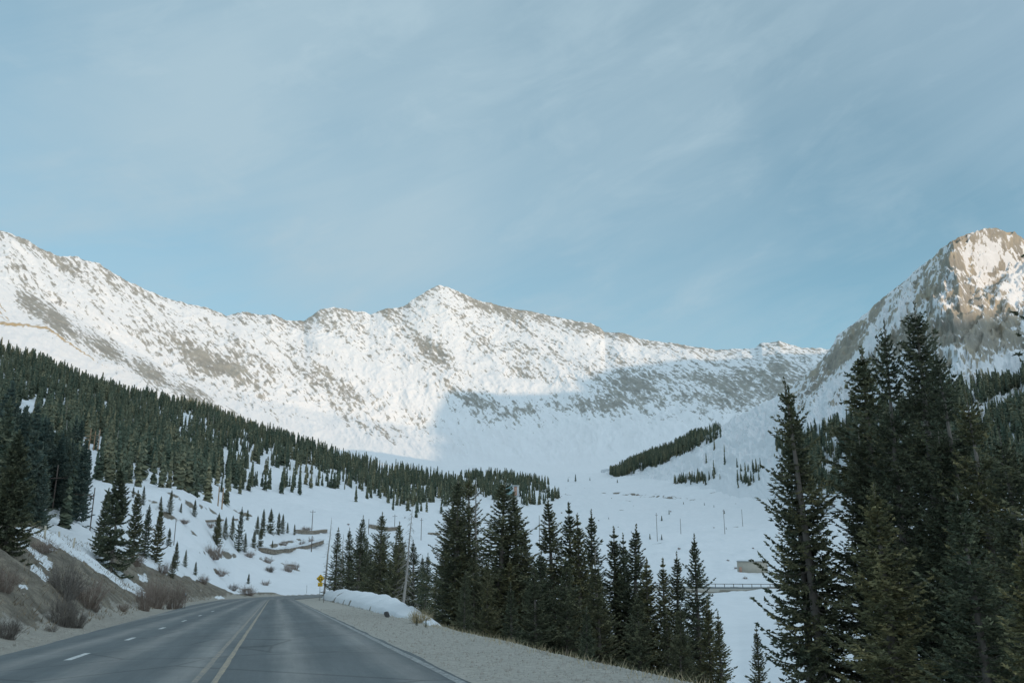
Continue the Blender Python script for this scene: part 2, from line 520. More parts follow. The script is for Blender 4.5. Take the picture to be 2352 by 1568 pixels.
# ------------------------------------------------------------------ ground sheet
def build_ground():
    d = np.concatenate([np.exp(np.linspace(math.log(2.5), math.log(420), 470)), np.exp(np.linspace(math.log(424), math.log(2400), 190)), np.exp(np.linspace(math.log(2500), math.log(12000), 12))])
    A, D = np.meshgrid(AZ, d)
    X = D * np.sin(A); Y = D * np.cos(A)
    Z = ground_h(X, Y)
    P = np.stack([X, Y, Z], -1)
    qx, qy = proj(P)
    arc, lat, zr, off = road_z(X, Y)
    snow = np.ones(X.shape)
    L = toe(arc)
    nz = fbm(X / 3.0, Y / 3.0, 4, 31)
    nb = fbm(X / 14.0, Y / 14.0, 4, 32)
    # brown specks and streaks of the open valley and of the slope above the road
    far = fbm(X / 26, Y / 7, 4, 40)
    snow -= sstep(0.36, 0.6, far) * 0.6 * (D > 230)
    snow -= sstep(0.28, 0.5, fbm(X / 30, Y / 9.0, 4, 44)) * 0.6 * sstep(800, 1000, D) * (qx > 1250)
    # bare cut bank
    lo = -lat - L
    bank = (lo > -0.5) & (arc < 175) & (arc > -40) & (lat < 0) & (D < 260)
    h_above = Z - zr
    cs = np.interp(arc, [0, 60, 110, 150, 180], [0.60, 0.66, 0.66, 0.55, 0.4])
    bare = bank & (Z - zr > lo * cs - 0.75 + nz * 0.5) & (lo + nz * 1.2 < np.interp(arc, [0, 30, 60, 95, 130, 160], [24, 16, 12.5, 10, 8, 5]))
    snow[bare] = 0.0
    jx, jy = qx + nz * 10, qy + nb * 7 + nz * 4
    for poly in (
        [(40, 1205), (120, 1218), (210, 1246), (252, 1262), (226, 1268), (268, 1300), (292, 1326), (326, 1345), (322, 1362), (282, 1350), (236, 1318), (194, 1290), (158, 1268), (118, 1250), (70, 1232), (30, 1228)],
        [(206, 1296), (246, 1312), (300, 1334), (352, 1372), (330, 1376), (290, 1352), (240, 1318)],
        [(28, 1218), (52, 1238), (82, 1262), (112, 1284), (116, 1312), (98, 1300), (74, 1272), (40, 1246)],
        [(58, 1288), (84, 1302), (112, 1326), (106, 1336), (78, 1316)],
        [(38, 1342), (62, 1344), (60, 1352), (42, 1350)],
        [(318, 1318), (340, 1322), (338, 1338), (322, 1334)],
        [(322, 1286), (345, 1288), (372, 1300), (388, 1322), (366, 1312), (338, 1300)],
        [(398, 1296), (430, 1312), (466, 1334), (440, 1330), (408, 1312)],
        [(488, 1334), (540, 1362), (560, 1362), (520, 1345)],
        [(490, 1372), (505, 1368), (520, 1376), (505, 1380)],
        [(116, 1258), (126, 1260), (130, 1270), (120, 1268)],
    ):
        m = inpoly(jx, jy, poly) & (D < 260) & (lat < 0)
        snow[m] = 1.0
    # rocky cuts and bare streaks on the slope behind
    for (cx, cy, rx, ry, an, k) in ((498, 1272, 42, 9, 8, .9), (560, 1178, 25, 5, 20, .7), (330, 1140, 40, 5, 25, .7), (420, 1150, 40, 5, 30, .8), (470, 1165, 30, 6, 30, .7), (380, 1180, 40, 5, 30, .6), (500, 1312, 28, 6, 20, .8), (612, 1302, 18, 6, 30, .8), (665, 1298, 24, 9, 30, .8), (640, 1250, 55, 5, -14, .7), (612, 1284, 18, 6, 20, .8), (700, 1236, 16, 6, 0, .5), (560, 1352, 24, 5, 0, .6), (440, 1225, 22, 5, 20, .5), (350, 1215, 20, 4, 30, .5), (1520, 1140, 150, 5, 4, .45)):
        m = D < 1500
        snow[m] -= 1.7 * k * gauss(qx[m], qy[m], cx, cy, rx * 1.1, ry, an) * np.clip(0.55 + nb[m] * 1.6 + nz[m] * 1.4, 0, 1.4)
    # right: gravel shoulder, brown lip, then patchy snow on the fill slope
    hi = lat - np.interp(arc, [0, 110, 160], [5.75, 6.4, 6.4])
    onroad = (lo <= 0.6) & (hi <= 0.5) & (arc < 560)
    snow[onroad] = 0
    lip = (hi > 0) & (hi < 3.4 + nz * 2.2) & (arc < 60) & (lat > 0)
    snow[lip] = np.minimum(snow[lip], 0.15)
    low = (arc > 215) & (off < 12 + nz * 3)
    snow[low & (lat > 0)] = 0.12
    gravel = np.zeros(X.shape)
    gravel[(lo < 1.4 + nz) & (hi < 0.9 + nz * 0.6) & (off < 14)] = 1
    gravel *= np.where((lo > -1) & (lat < 0), 0.7, 1)
    me = mesh('ground', P, gridfaces(len(d), len(AZ)), M_ground, True, attrs={'snow': snow, 'gravel': gravel})
    tag(link('ground', me), kind='structure')


build_ground()


# ------------------------------------------------------------------ road
def asphalt():
    m, nt, b = newmat('asphalt')
    p = geo_pos(nt)
    l = attr(nt, 'lateral')
    c = ramp(nt, noise(nt, 45, 3, 0.85, p), [(0.25, (0.098, 0.114, 0.118)), (0.75, (0.198, 0.214, 0.216))])
    w = mth(nt, 'ADD', l, mth(nt, 'MULTIPLY', mth(nt, 'SUBTRACT', noise(nt, 0.5, 4, 0.6, p), 0.5), 0.7))
    # worn, paler wheel bands and lane middles
    wave = ramp(nt, mth(nt, 'FRACT', mth(nt, 'DIVIDE', mth(nt, 'ADD', w, 40.95), 1.8)), [(0.0, (1.62, 1.48, 1.40)), (0.3, (0.88, 0.90, 0.91)), (0.7, (0.88, 0.90, 0.91)), (1.0, (1.62, 1.48, 1.40))])
    c = mixc(nt, 1.0, c, wave, 'MULTIPLY')
    mm = N(nt, 'ShaderNodeMapping')
    mm.inputs['Rotation'].default_value = (0, 0, A0)
    nt.links.new(p, mm.inputs['Vector'])
    m2 = N(nt, 'ShaderNodeMapping')
    m2.inputs['Scale'].default_value = (1.7, 0.045, 1)
    nt.links.new(mm.outputs[0], m2.inputs['Vector'])
    st = ramp(nt, noise(nt, 1.0, 6, 0.7, m2.outputs[0]), [(0.3, (0.80, 0.82, 0.83)), (0.7, (1.22, 1.20, 1.18))])
    pat = ramp(nt, noise(nt, 0.35, 5, 0.7, p), [(0.35, (0.9, 0.9, 0.9)), (0.65, (1.1, 1.1, 1.1))])
    st = mixc(nt, 1.0, st, pat, 'MULTIPLY')
    vor = N(nt, 'ShaderNodeTexVoronoi', feature='DISTANCE_TO_EDGE')
    vor.inputs['Scale'].default_value = 0.22
    wv = mixc(nt, 0.12, p, N(nt, 'ShaderNodeTexNoise', i_Scale=1.5).outputs['Color'], 'LINEAR_LIGHT')
    nt.links.new(wv, vor.inputs['Vector'])
    st = mixc(nt, 1.0, st, ramp(nt, vor.outputs['Distance'], [(0.0, (0.62, 0.62, 0.62)), (0.012, (1, 1, 1))]), 'MULTIPLY')
    c = mixc(nt, 1.0, c, st, 'MULTIPLY')
    dusty = ramp(nt, mth(nt, 'ABSOLUTE', mth(nt, 'ADD', w, 0.9)), [(0.0, (0.0,) * 3), (1.0, (1.0,) * 3)])
    edge = ramp(nt, w, [(0.0, (0,) * 3), (1.0, (1,) * 3)])
    nt.links.new(c, b.inputs['Base Color'])
    b.inputs['Roughness'].default_value = 0.8
    b.inputs['Specular IOR Level'].default_value = 0.3
    bump(nt, b, noise(nt, 70, 2, 0.8, p), 0.25, 0.02)
    return m


M_asphalt = asphalt()


def worn_paint(name, col, keep):
    m, nt, b = newmat(name)
    p = geo_pos(nt)
    k = ramp(nt, noise(nt, 9, 6, 0.8, p), [(keep - 0.08, (1,) * 3), (keep + 0.1, (0,) * 3)])
    nt.links.new(mixc(nt, k, (0.17, 0.18, 0.18), col), b.inputs['Base Color'])
    b.inputs['Roughness'].default_value = 0.7
    return m


M_white = worn_paint('worn_white_paint', (0.62, 0.63, 0.62), 0.60)
M_white_edge = worn_paint('worn_white_edge_paint', (0.44, 0.45, 0.43), 0.45)
M_yellow_paint = worn_paint('worn_yellow_paint', (0.48, 0.38, 0.25), 0.485)
M_yellow_faded = worn_paint('faded_yellow_paint', (0.42, 0.34, 0.24), 0.455)


def ribbon(a0, a1, l0, l1, dz, step=1.0, nl=2, wob=0.0):
    a = np.arange(a0, a1 + 1e-6, step)
    cx = np.interp(a, RA, RP[:, 0]); cy = np.interp(a, RA, RP[:, 1]); z = np.interp(a, RA, RZ)
    h = np.interp(a, RA, RH)
    V, Lt = [], []
    for i in range(nl):
        t = i / (nl - 1)
        L = (l0(a) if callable(l0) else l0) * (1 - t) + (l1(a) if callable(l1) else l1) * t
        if wob and i in (0, nl - 1):
            L = L + fbm(a / 2.3, a * 0 + i * 9.7, 4, 77) * wob
        L = L + 0 * a
        V.append(np.stack([cx + np.cos(h) * L, cy - np.sin(h) * L, z + dz], 1)); Lt.append(L)
    V = np.stack(V, 1); Lt = np.stack(Lt, 1)
    return V.reshape(-1, 3), gridfaces(len(a), nl), Lt.ravel()


V, Fq, Lt = ribbon(-35, 500, lambda a: -(toe(a) - np.interp(a, [0, 40, 90, 140], [0.75, 0.9, 1.3, 1.2])), lambda a: 2.90 + 0 * a, 0.0, 0.5, 26, 0.10)
tag(link('road', mesh('road', V, Fq, M_asphalt, True, attrs={'lateral': Lt})), kind='structure')


def marking(name, pieces, mat, dz=0.004):
    Vs, Fs, n = [], [], 0
    for (a0, a1, l0, l1, st) in pieces:
        V, Fq, _ = ribbon(a0, a1, l0, l1, dz, st, 2, 0.03)
        Vs.append(V); Fs.append(Fq + n); n += len(V)
    tag(link(name, mesh(name, np.concatenate(Vs), np.concatenate(Fs), mat)), kind='structure')


marking('road_marking_yellow', [(-10, 300, -0.86, -0.76, 0.5)], M_yellow_paint)
marking('road_marking_faded_yellow', [(-10, 300, -1.16, -1.06, 0.5)], M_yellow_faded)
marking('road_marking_edge', [(-10, 300, 2.66, 2.80, 0.4)], M_white_edge)
marking('road_marking_dashes', [(20.0, 22.2, -4.17, -4.02, 0.3), (27.4, 29.0, -4.17, -4.03, 0.3), (34.9, 36.6, -4.17, -4.04, 0.3), (43, 45, -4.16, -4.04, 0.3), (52, 54, -4.16, -4.04, 0.3), (62, 64.5, -4.15, -4.04, 0.3), (12, 14, -4.17, -4.02, 0.3)], M_white)


# ------------------------------------------------------------------ mountains
def mountain(lines, ax0, ax1, ncol, rows, mat, zone, amp, freq, skew, seed, jag, tan=None, thr=0.5, squash=0.4, fine=0.35, iso=0.0):
    """lines: polylines from the foot to the skyline and down behind it; rows: subdivisions between successive lines"""
    a0 = math.atan2(*at(ax0, 900, 1)[:2]); a1 = math.atan2(*at(ax1, 900, 1)[:2])
    az = np.linspace(a0, a1, ncol)
    dk, zk = [], []
    for L in lines:
        P = np.array([at(*p) for p in L]); a = np.arctan2(P[:, 0], P[:, 1]); o = np.argsort(a)
        dk.append(np.interp(az, a[o], np.hypot(P[:, 0], P[:, 1])[o])); zk.append(np.interp(az, a[o], P[o, 2]))
    dk, zk = np.array(dk), np.array(zk)
    t = np.concatenate([k + np.arange(n) / n for k, n in enumerate(rows)] + [[len(rows)]])
    k = np.minimum(t.astype(int), len(rows) - 1); f = (t - k)[:, None]
    D = dk[k] * (1 - f) + dk[k + 1] * f; Z = zk[k] * (1 - f) + zk[k + 1] * f
    sky = len(rows) - 1
    keepD, keepZ = D.copy(), Z.copy()
    for _ in range(14):
        D[1:-1] = 0.25 * D[:-2] + 0.5 * D[1:-1] + 0.25 * D[2:]
        Z[1:-1] = 0.25 * Z[:-2] + 0.5 * Z[1:-1] + 0.25 * Z[2:]
    ws = np.exp(-((t - sky) / 0.12) ** 2)[:, None]
    D = D * (1 - ws) + keepD * ws; Z = Z * (1 - ws) + keepZ * ws
    A = np.broadcast_to(az, D.shape)
    U = A * D.mean(); W = Z                             # along, up
    ur = U * math.cos(R(skew)) + W * math.sin(R(skew)); wr = -U * math.sin(R(skew)) + W * math.cos(R(skew))
    tt = np.broadcast_to(t[:, None], D.shape)
    env = sstep(0, 0.7, tt) * (1 - 0.8 * np.exp(-((tt - sky) / 0.10) ** 2)) * np.where(tt > sky, 0.6, 1)
    wx = fbm(U / 300, W / 300, 3, seed + 50) * 60
    rn = ridged((ur + wx) / freq, wr / (freq * 3.4), 6, seed) - 0.55
    rn2 = ridged((U + wx) / (freq * 0.33), (W - wx) / (freq * 0.45), 4, seed + 20) - 0.5
    rn3 = ridged((U - wx * .6) / (freq * 0.13), W / (freq * 0.17), 4, seed + 60) - 0.5
    disp = amp * env * (rn * 1.0 + rn2 * (0.22 + 0.25 * fine) + rn3 * 0.20 * fine)
    Dd = D - disp * 0.8
    Zd = Z + disp * 0.55
    Zd = Zd + np.exp(-((tt - sky) / 0.05) ** 2) * (jag * fbm(U / (freq * 0.35), U * 0 + seed, 5, seed + 5, 0.65))
    X = Dd * np.sin(A); Y = Dd * np.cos(A)
    Zd[0] -= 40; D0_ = 0
    P = np.stack([X, Y, Zd], -1)
    qx, qy = proj(P)
    zn = zone(qx, qy, tt)
    n1 = fbm((ur + wx * .5) / (freq * 0.16), wr / (freq * 0.62), 6, seed + 30, 0.7)
    n2 = fbm(ur / (freq * 0.055), wr / (freq * 0.13), 5, seed + 40, 0.7) * (1 - iso) + iso * fbm(U / (freq * 0.07), W / (freq * 0.08), 5, seed + 45, 0.7)
    n0 = fbm((ur + wx) / (freq * 0.75), wr / (freq * 2.4), 4, seed + 70, 0.6)
    steep = np.gradient(Zd, axis=0) / (np.abs(np.gradient(Dd, axis=0)) + 1.0)
    steep = np.clip(steep, 0, 2.5)
    rock = 0.5 + (zn - thr) * 1.8 + n0 * (0.65 - 0.2 * fine) + n1 * 1.0 + n2 * 1.55 + (steep - 0.75) * 0.16 - rn * 0.10
    rock = np.clip(rock, -0.3, 1.3)
    tn = np.zeros(D.shape) if tan is None else tan(qx, qy)
    rock = np.maximum(rock, tn * 1.0)
    me = mesh('mountain', P, gridfaces(*D.shape), mat, True, attrs={'rock': rock, 'tan': tn})
    o = tag(link('mountain', me), kind='structure')

    def zfun(x, y):
        a = np.arctan2(x, y); d = np.hypot(x, y)
        j = np.clip(np.round(np.interp(a, az, np.arange(ncol))), 0, ncol - 1).astype(int)
        out = np.full(np.shape(x), -1e3)
        for jj in np.unique(j):
            m = j == jj
            c = Dd[:, jj]
            oo = np.argsort(c)
            out[m] = np.interp(d[m], c[oo], Zd[oo, jj], left=-1e3, right=-1e3)
        return out
    return o, zfun


def zone_main(x, y, t):
    z = 0.34 + 0.20 * np.exp(-((t - 2) / 0.10) ** 2) - 0.30 * np.exp(-((t - 0.0) / 0.45) ** 2)
    for g in ((420, 800, 130, 34, 28, .26), (330, 720, 120, 30, 35, .10), (990, 800, 60, 18, 38, .40), (690, 890, 240, 50, 18, .12), (560, 840, 90, 30, 10, .12), (500, 850, 40, 14, 0, .35),
              (1090, 915, 60, 18, 20, .26), (1190, 945, 70, 16, -10, .26), (1340, 930, 70, 30, 30, .24), (1420, 900, 50, 26, -30, .15), (1500, 880, 150, 40, -6, .28), (1640, 870, 60, 40, 50, .28), (1720, 880, 50, 50, 60, .30), (1800, 850, 50, 50, 40, .25), (1800, 860, 90, 60, 0, .15), (1640, 925, 80, 18, 10, .2),
              (1330, 752, 200, 16, 11, .20), (1150, 705, 110, 18, 8, .18), (720, 745, 60, 20, 0, .16), (1250, 1015, 190, 40, 4, -.35), (900, 1035, 160, 25, 8, -.30), (840, 985, 120, 22, 12, .10),
              (1180, 860, 120, 14, 6, .12), (880, 850, 200, 14, 8, -.12), (1250, 890, 130, 12, 5, -.25), (1240, 830, 140, 22, 10, .05), (150, 610, 160, 16, 24, .16), (1430, 985, 110, 22, 0, -.25), (1450, 925, 200, 12, -4, .15)):
        z = z + g[5] * gauss(x, y, *g[:5])
    return z


MAIN = [
    [(-400, 800, 1500), (0, 880, 1500), (500, 985, 1720), (740, 1060, 1800), (1000, 1100, 1880), (1250, 1100, 1880), (1500, 1075, 1950), (1700, 1010, 2200), (1900, 960, 2400), (2100, 950, 2500)],
    [(-400, 690, 1850), (0, 740, 1900), (500, 880, 2200), (740, 950, 2420), (1000, 985, 2550), (1250, 985, 2550), (1500, 955, 2600), (1700, 900, 2900), (1900, 880, 3000), (2100, 880, 3000)],
    [(-400, 430, 2400), (-100, 505, 2430), (0, 530, 2450), (30, 534, 2450), (60, 550, 2470), (100, 572, 2500), (130, 586, 2520), (180, 590, 2560), (230, 607, 2600), (280, 638, 2640), (330, 662, 2700), (400, 690, 2780), (470, 706, 2850), (520, 723, 2900), (556, 717, 2930), (600, 721, 2950), (625, 721, 2970), (660, 736, 3000), (700, 735, 3030), (735, 712, 3060), (765, 705, 3080), (830, 716, 3120), (850, 721, 3130), (890, 708, 3150), (925, 705, 3180), (960, 680, 3230), (1000, 657, 3290), (1012, 654, 3300), (1035, 659, 3310), (1080, 682, 3320), (1110, 692, 3330), (1180, 708, 3350), (1220, 714, 3360), (1280, 729, 3380), (1350, 741, 3400), (1378, 752, 3410), (1388, 762, 3410), (1420, 762, 3420), (1470, 778, 3440), (1540, 786, 3450), (1600, 797, 3460), (1640, 803, 3480), (1690, 800, 3500), (1735, 799, 3500), (1748, 788, 3500), (1790, 784, 3510), (1840, 797, 3530), (1905, 801, 3560), (2100, 810, 3600)],
    [(-400, 900, 3600), (500, 1000, 4000), (1000, 1000, 4300), (2100, 1000, 4500)],
]
_, z_main = mountain(MAIN, -420, 2080, 1250, [90, 220, 14], M_mtn, zone_main, 19, 170, 36, 3, 12, thr=0.50)


def zone_spur(x, y, t):
    top = np.interp(x, [-300, 0, 60, 128, 230, 336, 487, 560], [560, 640, 668, 702, 762, 820, 910, 955])
    dy = y - top
    z = 0.10 + 0.80 * np.exp(-((dy - 34) / 28.0) ** 2) * sstep(20, 80, x) * (0.8 + 0.2 * np.sin(x / 17.0)) + 0.12 * np.exp(-(dy / 10) ** 2)
    z = z + 0.22 * gauss(x, y, 70, 690, 60, 18, 35) + 0.25 * gauss(x, y, 440, 880, 60, 16, 32)
    return z


def tan_spur(x, y):
    w = fbm(x / 14, y / 5, 4, 66)
    line = np.interp(x, [-300, 0, 60, 111, 151, 190, 230, 300], [690, 742, 747, 754, 783, 808, 836, 870])
    a = 0.95 * np.exp(-((y - line - w * 6) / np.interp(x, [0, 150, 260], [4.5, 3.2, 1.2])) ** 2) * sstep(290, 200, x)
    b = gauss(x, y, -10, 705, 45, 26, 40) * sstep(-0.15, 0.25, fbm((x * .7 + y * .7) / 40, (x - y) / 9, 4, 67))
    return np.clip(np.maximum(a, b * 1.3), 0, 1)


SPUR = [
    [(-400, 800, 1150), (0, 880, 1150), (300, 950, 1200), (560, 1010, 1350), (700, 1060, 1500)],
    [(-400, 660, 1420), (0, 745, 1420), (128, 775, 1430), (300, 855, 1450), (487, 935, 1550), (560, 985, 1620), (700, 1050, 1700)],
    [(-400, 540, 1700), (0, 640, 1720), (60, 668, 1740), (128, 701, 1750), (180, 730, 1760), (230, 761, 1770), (280, 788, 1780), (336, 819, 1790), (400, 858, 1800), (487, 910, 1820), (560, 958, 1830), (700, 1046, 1830)],
    [(-400, 700, 2100), (0, 760, 2100), (336, 900, 2100), (700, 1060, 2100)],
]
mountain(SPUR, -420, 690, 520, [60, 130, 10], M_mtn, zone_spur, 13, 110, 36, 17, 3.5, tan_spur, thr=0.50)


def zone_peak(x, y, t):
    z = 0.50 + 0.0 * x
    z = z + 0.10 * np.exp(-((t - 3) / 0.08) ** 2) - 0.16 * sstep(2.05, 2.3, t) * sstep(2150, 2080, x) + 0.03 * sstep(2140, 2200, x) * sstep(760, 700, y)
    z = z - 0.55 * sstep(900, 1010, y)
    for g in ((1900, 840, 110, 26, -47, .34), (1990, 740, 130, 26, -47, .20), (2210, 700, 90, 40, 0, .12), (2260, 770, 90, 36, 10, .40), (2110, 770, 60, 30, -20, .25), (2290, 580, 45, 18, 10, -.22), (2335, 650, 22, 50, 0, -.22), (2250, 660, 18, 40, 20, -.12),
              (2320, 830, 60, 40, 0, -.35), (2160, 640, 70, 30, -50, .14), (2250, 840, 60, 20, 20, -.22), (1870, 890, 100, 14, -45, .22), (1800, 960, 160, 16, -38, -.25), (1950, 850, 150, 9, -47, -.50), (2130, 860, 60, 30, 0, -.1), (2250, 555, 60, 18, 0, .15), (2000, 900, 120, 20, -35, -.30), (1760, 1020, 200, 30, -10, -.2), (1700, 1055, 200, 18, -14, .22), (1820, 950, 60, 16, -30, .2)):
        z = z + g[5] * gauss(x, y, *g[:5])
    return z


PEAK = [
    [(1370, 1092, 1640), (1500, 1128, 1330), (1700, 1152, 1030), (1900, 1172, 880), (2352, 1128, 690), (2800, 1120, 640)],
    [(1380, 1083, 1690), (1500, 1062, 1560), (1640, 1014, 1420), (1750, 988, 1260), (1900, 962, 1080), (2200, 885, 950), (2352, 850, 1080), (2800, 960, 1150)],
    [(1385, 1080, 1720), (1500, 1051, 1690), (1640, 992, 1600), (1750, 952, 1480), (1850, 908, 1360), (1990, 832, 1250), (2060, 742, 1255), (2110, 682, 1285), (2150, 612, 1312), (2190, 562, 1345), (2215, 600, 1390), (2260, 640, 1450), (2352, 640, 1570), (2450, 690, 1620), (2800, 900, 1500)],
    [(1370, 1080, 1735), (1500, 1045, 1745), (1600, 1006, 1745), (1680, 963, 1745), (1750, 926, 1745), (1800, 900, 1745), (1850, 856, 1745), (1905, 803, 1735), (1922, 772, 1715), (1960, 741, 1680), (2020, 690, 1620), (2080, 641, 1540), (2130, 600, 1450), (2160, 572, 1400), (2182, 552, 1372), (2205, 541, 1380), (2240, 534, 1420), (2262, 527, 1460), (2290, 525, 1510), (2310, 533, 1550), (2330, 534, 1590), (2352, 549, 1640), (2450, 620, 1720), (2800, 870, 1600)],
    [(1370, 1110, 1900), (1700, 1060, 2050), (1905, 1000, 2150), (2182, 860, 2300), (2800, 900, 2700)],
]
PEAK = [[(x, y, d * float(np.interp(x, [1450, 1900], [1.0, 0.8]))) for (x, y, d) in L] for L in PEAK]
_, z_peak = mountain(PEAK, 1375, 2700, 760, [70, 130, 60, 12], M_peak, zone_peak, 33, 95, -28, 29, 5, thr=0.53, fine=1.0, iso=0.8)

# ------------------------------------------------------------------ sun, and the mountain behind the camera whose shadow lies over the valley
SUN_EL, SUN_AZ = R(8), R(130)
hs = np.array([math.sin(SUN_AZ), math.cos(SUN_AZ)])
rs = np.array([-hs[0], hs[1]]) if False else np.array([hs[1], -hs[0]])      # across the sun
ce, se = math.cos(SUN_EL), math.sin(SUN_EL)


def uv(P):
    return P[0] * rs[0] + P[1] * rs[1], -se * (P[0] * hs[0] + P[1] * hs[1]) + ce * P[2]


# its skyline, measured across the sun's rays (u) and upwards (v)
us = [(-5200, 450), (-4200, 780), (-3375, 890), (-3175, 898), (-3025, 910), (-2875, 920), (-2775, 905), (-2675, 882), (-2625, 875), (-2525, 858), (-2425, 825), (-2375, 800), (-2325, 788), (-2275, 730), (-2225, 735), (-2125, 735), (-2075, 735), (-2025, 750), (-1975, 761), (-1925, 755), (-1875, 704), (-1825, 657), (-1775, 602), (-1725, 558), (-1675, 520), (-1625, 504), (-1575, 470), (-1525, 442), (-1475, 420), (-1425, 390), (-1375, 360), (-1325, 350), (-1275, 345), (-1225, 325), (-1175, 300), (-1125, 288), (-1075, 278), (-1025, 268), (-975, 258), (-925, 248), (-875, 238), (-825, 240), (-775, 246), (-725, 252), (-675, 262), (-575, 285), (-400, 320), (0, 340), (900, 340), (2200, 250)]
UU = np.linspace(-5200, 2200, 700)
VV = np.interp(UU, [p[0] for p in us], [p[1] for p in us])
ts = [2500 - 1150, 2500 - 600, 2500 - 250, 2500 - 60, 2500, 2500 + 300, 2500 + 1800]
zf = [0.0, 0.42, 0.75, 0.95, 1.0, 0.85, 0.0]
rowsV = []
for tt, k in zip(ts, zf):
    zt = (VV + se * 2500) / ce * k - 12 * (1 - k)
    bx = UU * rs[0] + tt * hs[0]; by = UU * rs[1] + tt * hs[1]
    zt = zt + (0 if k in (0.0, 1.0) else 1) * fbm(UU / 200, UU * 0 + tt / 200, 4, 88) * 60
    rowsV.append(np.stack([bx, by, zt], 1))
P = np.stack(rowsV)
me = mesh('mountain', P, gridfaces(len(ts), len(UU)), M_mtn, True, attrs={'rock': np.full(P.shape[:2], 0.45), 'tan': np.zeros(P.shape[:2])})
tag(link('mountain', me), kind='structure')

sl = bpy.data.lights.new('sun', 'SUN')
sl.energy = 1.5
sl.angle = R(0.4)
sl.color = (1.0, 0.69, 0.42)
so = bpy.data.objects.new('sun', sl)
COL.objects.link(so)
sdir = Vector((hs[0] * ce, hs[1] * ce, se))
so.rotation_euler = sdir.to_track_quat('Z', 'Y').to_euler()
so.location = (0, 0, 60)


def build_world():
    w = bpy.data.worlds.new('World')
    S.world = w
    w.use_nodes = True
    nt = w.node_tree
    bg = nt.nodes['Background']
    sky = N(nt, 'ShaderNodeTexSky', sky_type='NISHITA')
    sky.sun_disc = False
    sky.sun_elevation = SUN_EL
    sky.sun_rotation = SUN_AZ
    sky.altitude = 3300
    sky.air_density = 1.0
    sky.dust_density = 0.8
    sky.ozone_density = 1.0
    tc = N(nt, 'ShaderNodeTexCoord').outputs['Generated']
    sx = N(nt, 'ShaderNodeSeparateXYZ')
    nt.links.new(tc, sx.inputs[0])

    def layer(rot, along, across, off, det, ro, lo, hi, dist=0.3):
        m = N(nt, 'ShaderNodeMapping')
        m.inputs['Rotation'].default_value = (0, R(rot), 0)
        nt.links.new(tc, m.inputs['Vector'])
        m2 = N(nt, 'ShaderNodeMapping')
        m2.inputs['Scale'].default_value = (along, along, across)
        m2.inputs['Location'].default_value = off
        nt.links.new(m.outputs[0], m2.inputs['Vector'])
        return ramp(nt, noise(nt, 1.0, det, ro, m2.outputs[0], dist), [(lo, (0,) * 3), (hi, (1,) * 3)])

    broad = layer(24, 1.5, 4.2, (3.1, 0.4, 1.7), 5, 0.5, 0.36, 0.66)
    wisp = layer(22, 2.2, 15.0, (4.0, 2.0, 0.3), 8, 0.6, 0.38, 0.72, 0.8)
    puff = layer(15, 7, 16.0, (1.0, 5.0, 2.3), 8, 0.62, 0.50, 0.80, 0.5)
    k = mth(nt, 'ADD', mth(nt, 'MULTIPLY', broad, 0.50), mth(nt, 'MULTIPLY', wisp, 0.22), True)
    k = mth(nt, 'ADD', k, mth(nt, 'MULTIPLY', puff, 0.34), True)

    # large thin cloud banks at their places in the sky
    def bank(x, y, rx):
        r_ = ray(x, y); r_ = r_ / np.linalg.norm(r_)
        vm = N(nt, 'ShaderNodeVectorMath', operation='DOT_PRODUCT')
        nt.links.new(tc, vm.inputs[0]); vm.inputs[1].default_value = tuple(r_)
        return ramp(nt, vm.outputs['Value'], [(math.cos(rx), (0,) * 3), (1.0, (1,) * 3)])
    bk = mth(nt, 'ADD', mth(nt, 'MULTIPLY', bank(740, 230, 0.25), 0.46), mth(nt, 'MULTIPLY', bank(100, 180, 0.22), 0.25), True)
    bk = mth(nt, 'ADD', bk, mth(nt, 'MULTIPLY', bank(880, 640, 0.16), 0.22), True)
    bk = mth(nt, 'ADD', bk, mth(nt, 'MULTIPLY', bank(2050, 220, 0.12), 0.20), True)
    bk = mth(nt, 'ADD', bk, mth(nt, 'MULTIPLY', bank(200, 560, 0.30), 0.34), True)
    k = mth(nt, 'ADD', k, bk, True)
    k = mth(nt, 'ADD', mth(nt, 'MULTIPLY', k, 0.58), 0.36, True)
    tint = mixc(nt, 1.0, sky.outputs[0], SKY_TINT, 'MULTIPLY')
    col = mixc(nt, k, tint, CLOUD)
    # unseen bright veil round the sun, behind the camera, added to lift the ambient
    vm = N(nt, 'ShaderNodeVectorMath', operation='DOT_PRODUCT')
    nt.links.new(tc, vm.inputs[0])
    vm.inputs[1].default_value = (hs[0] * 0.8, hs[1] * 0.8, 0.6)
    near = ramp(nt, vm.outputs['Value'], [(0.1, (0,) * 3), (1.0, (1,) * 3)])
    col = mixc(nt, mth(nt, 'MULTIPLY', near, 0.75), col, CLOUD_FILL)
    nt.links.new(col, bg.inputs['Color'])
    bg.inputs['Strength'].default_value = SKY_STRENGTH


SKY_TINT = (0.50, 0.95, 0.90)
CLOUD = (1.86, 2.52, 2.92)
CLOUD_FILL = (4.5, 5.25, 5.8)
SKY_STRENGTH = 0.15
build_world()
S.view_settings.view_transform = 'Standard'
S.view_settings.look = 'None'
S.view_settings.exposure = 0.60
S.view_settings.gamma = 1.0
#TREES#
# ------------------------------------------------------------------ conifers
def rot_about(v, k, ang):
    c, s = math.cos(ang), math.sin(ang)
    return v * c + np.cross(k, v) * s + k * (k @ v) * (1 - c)


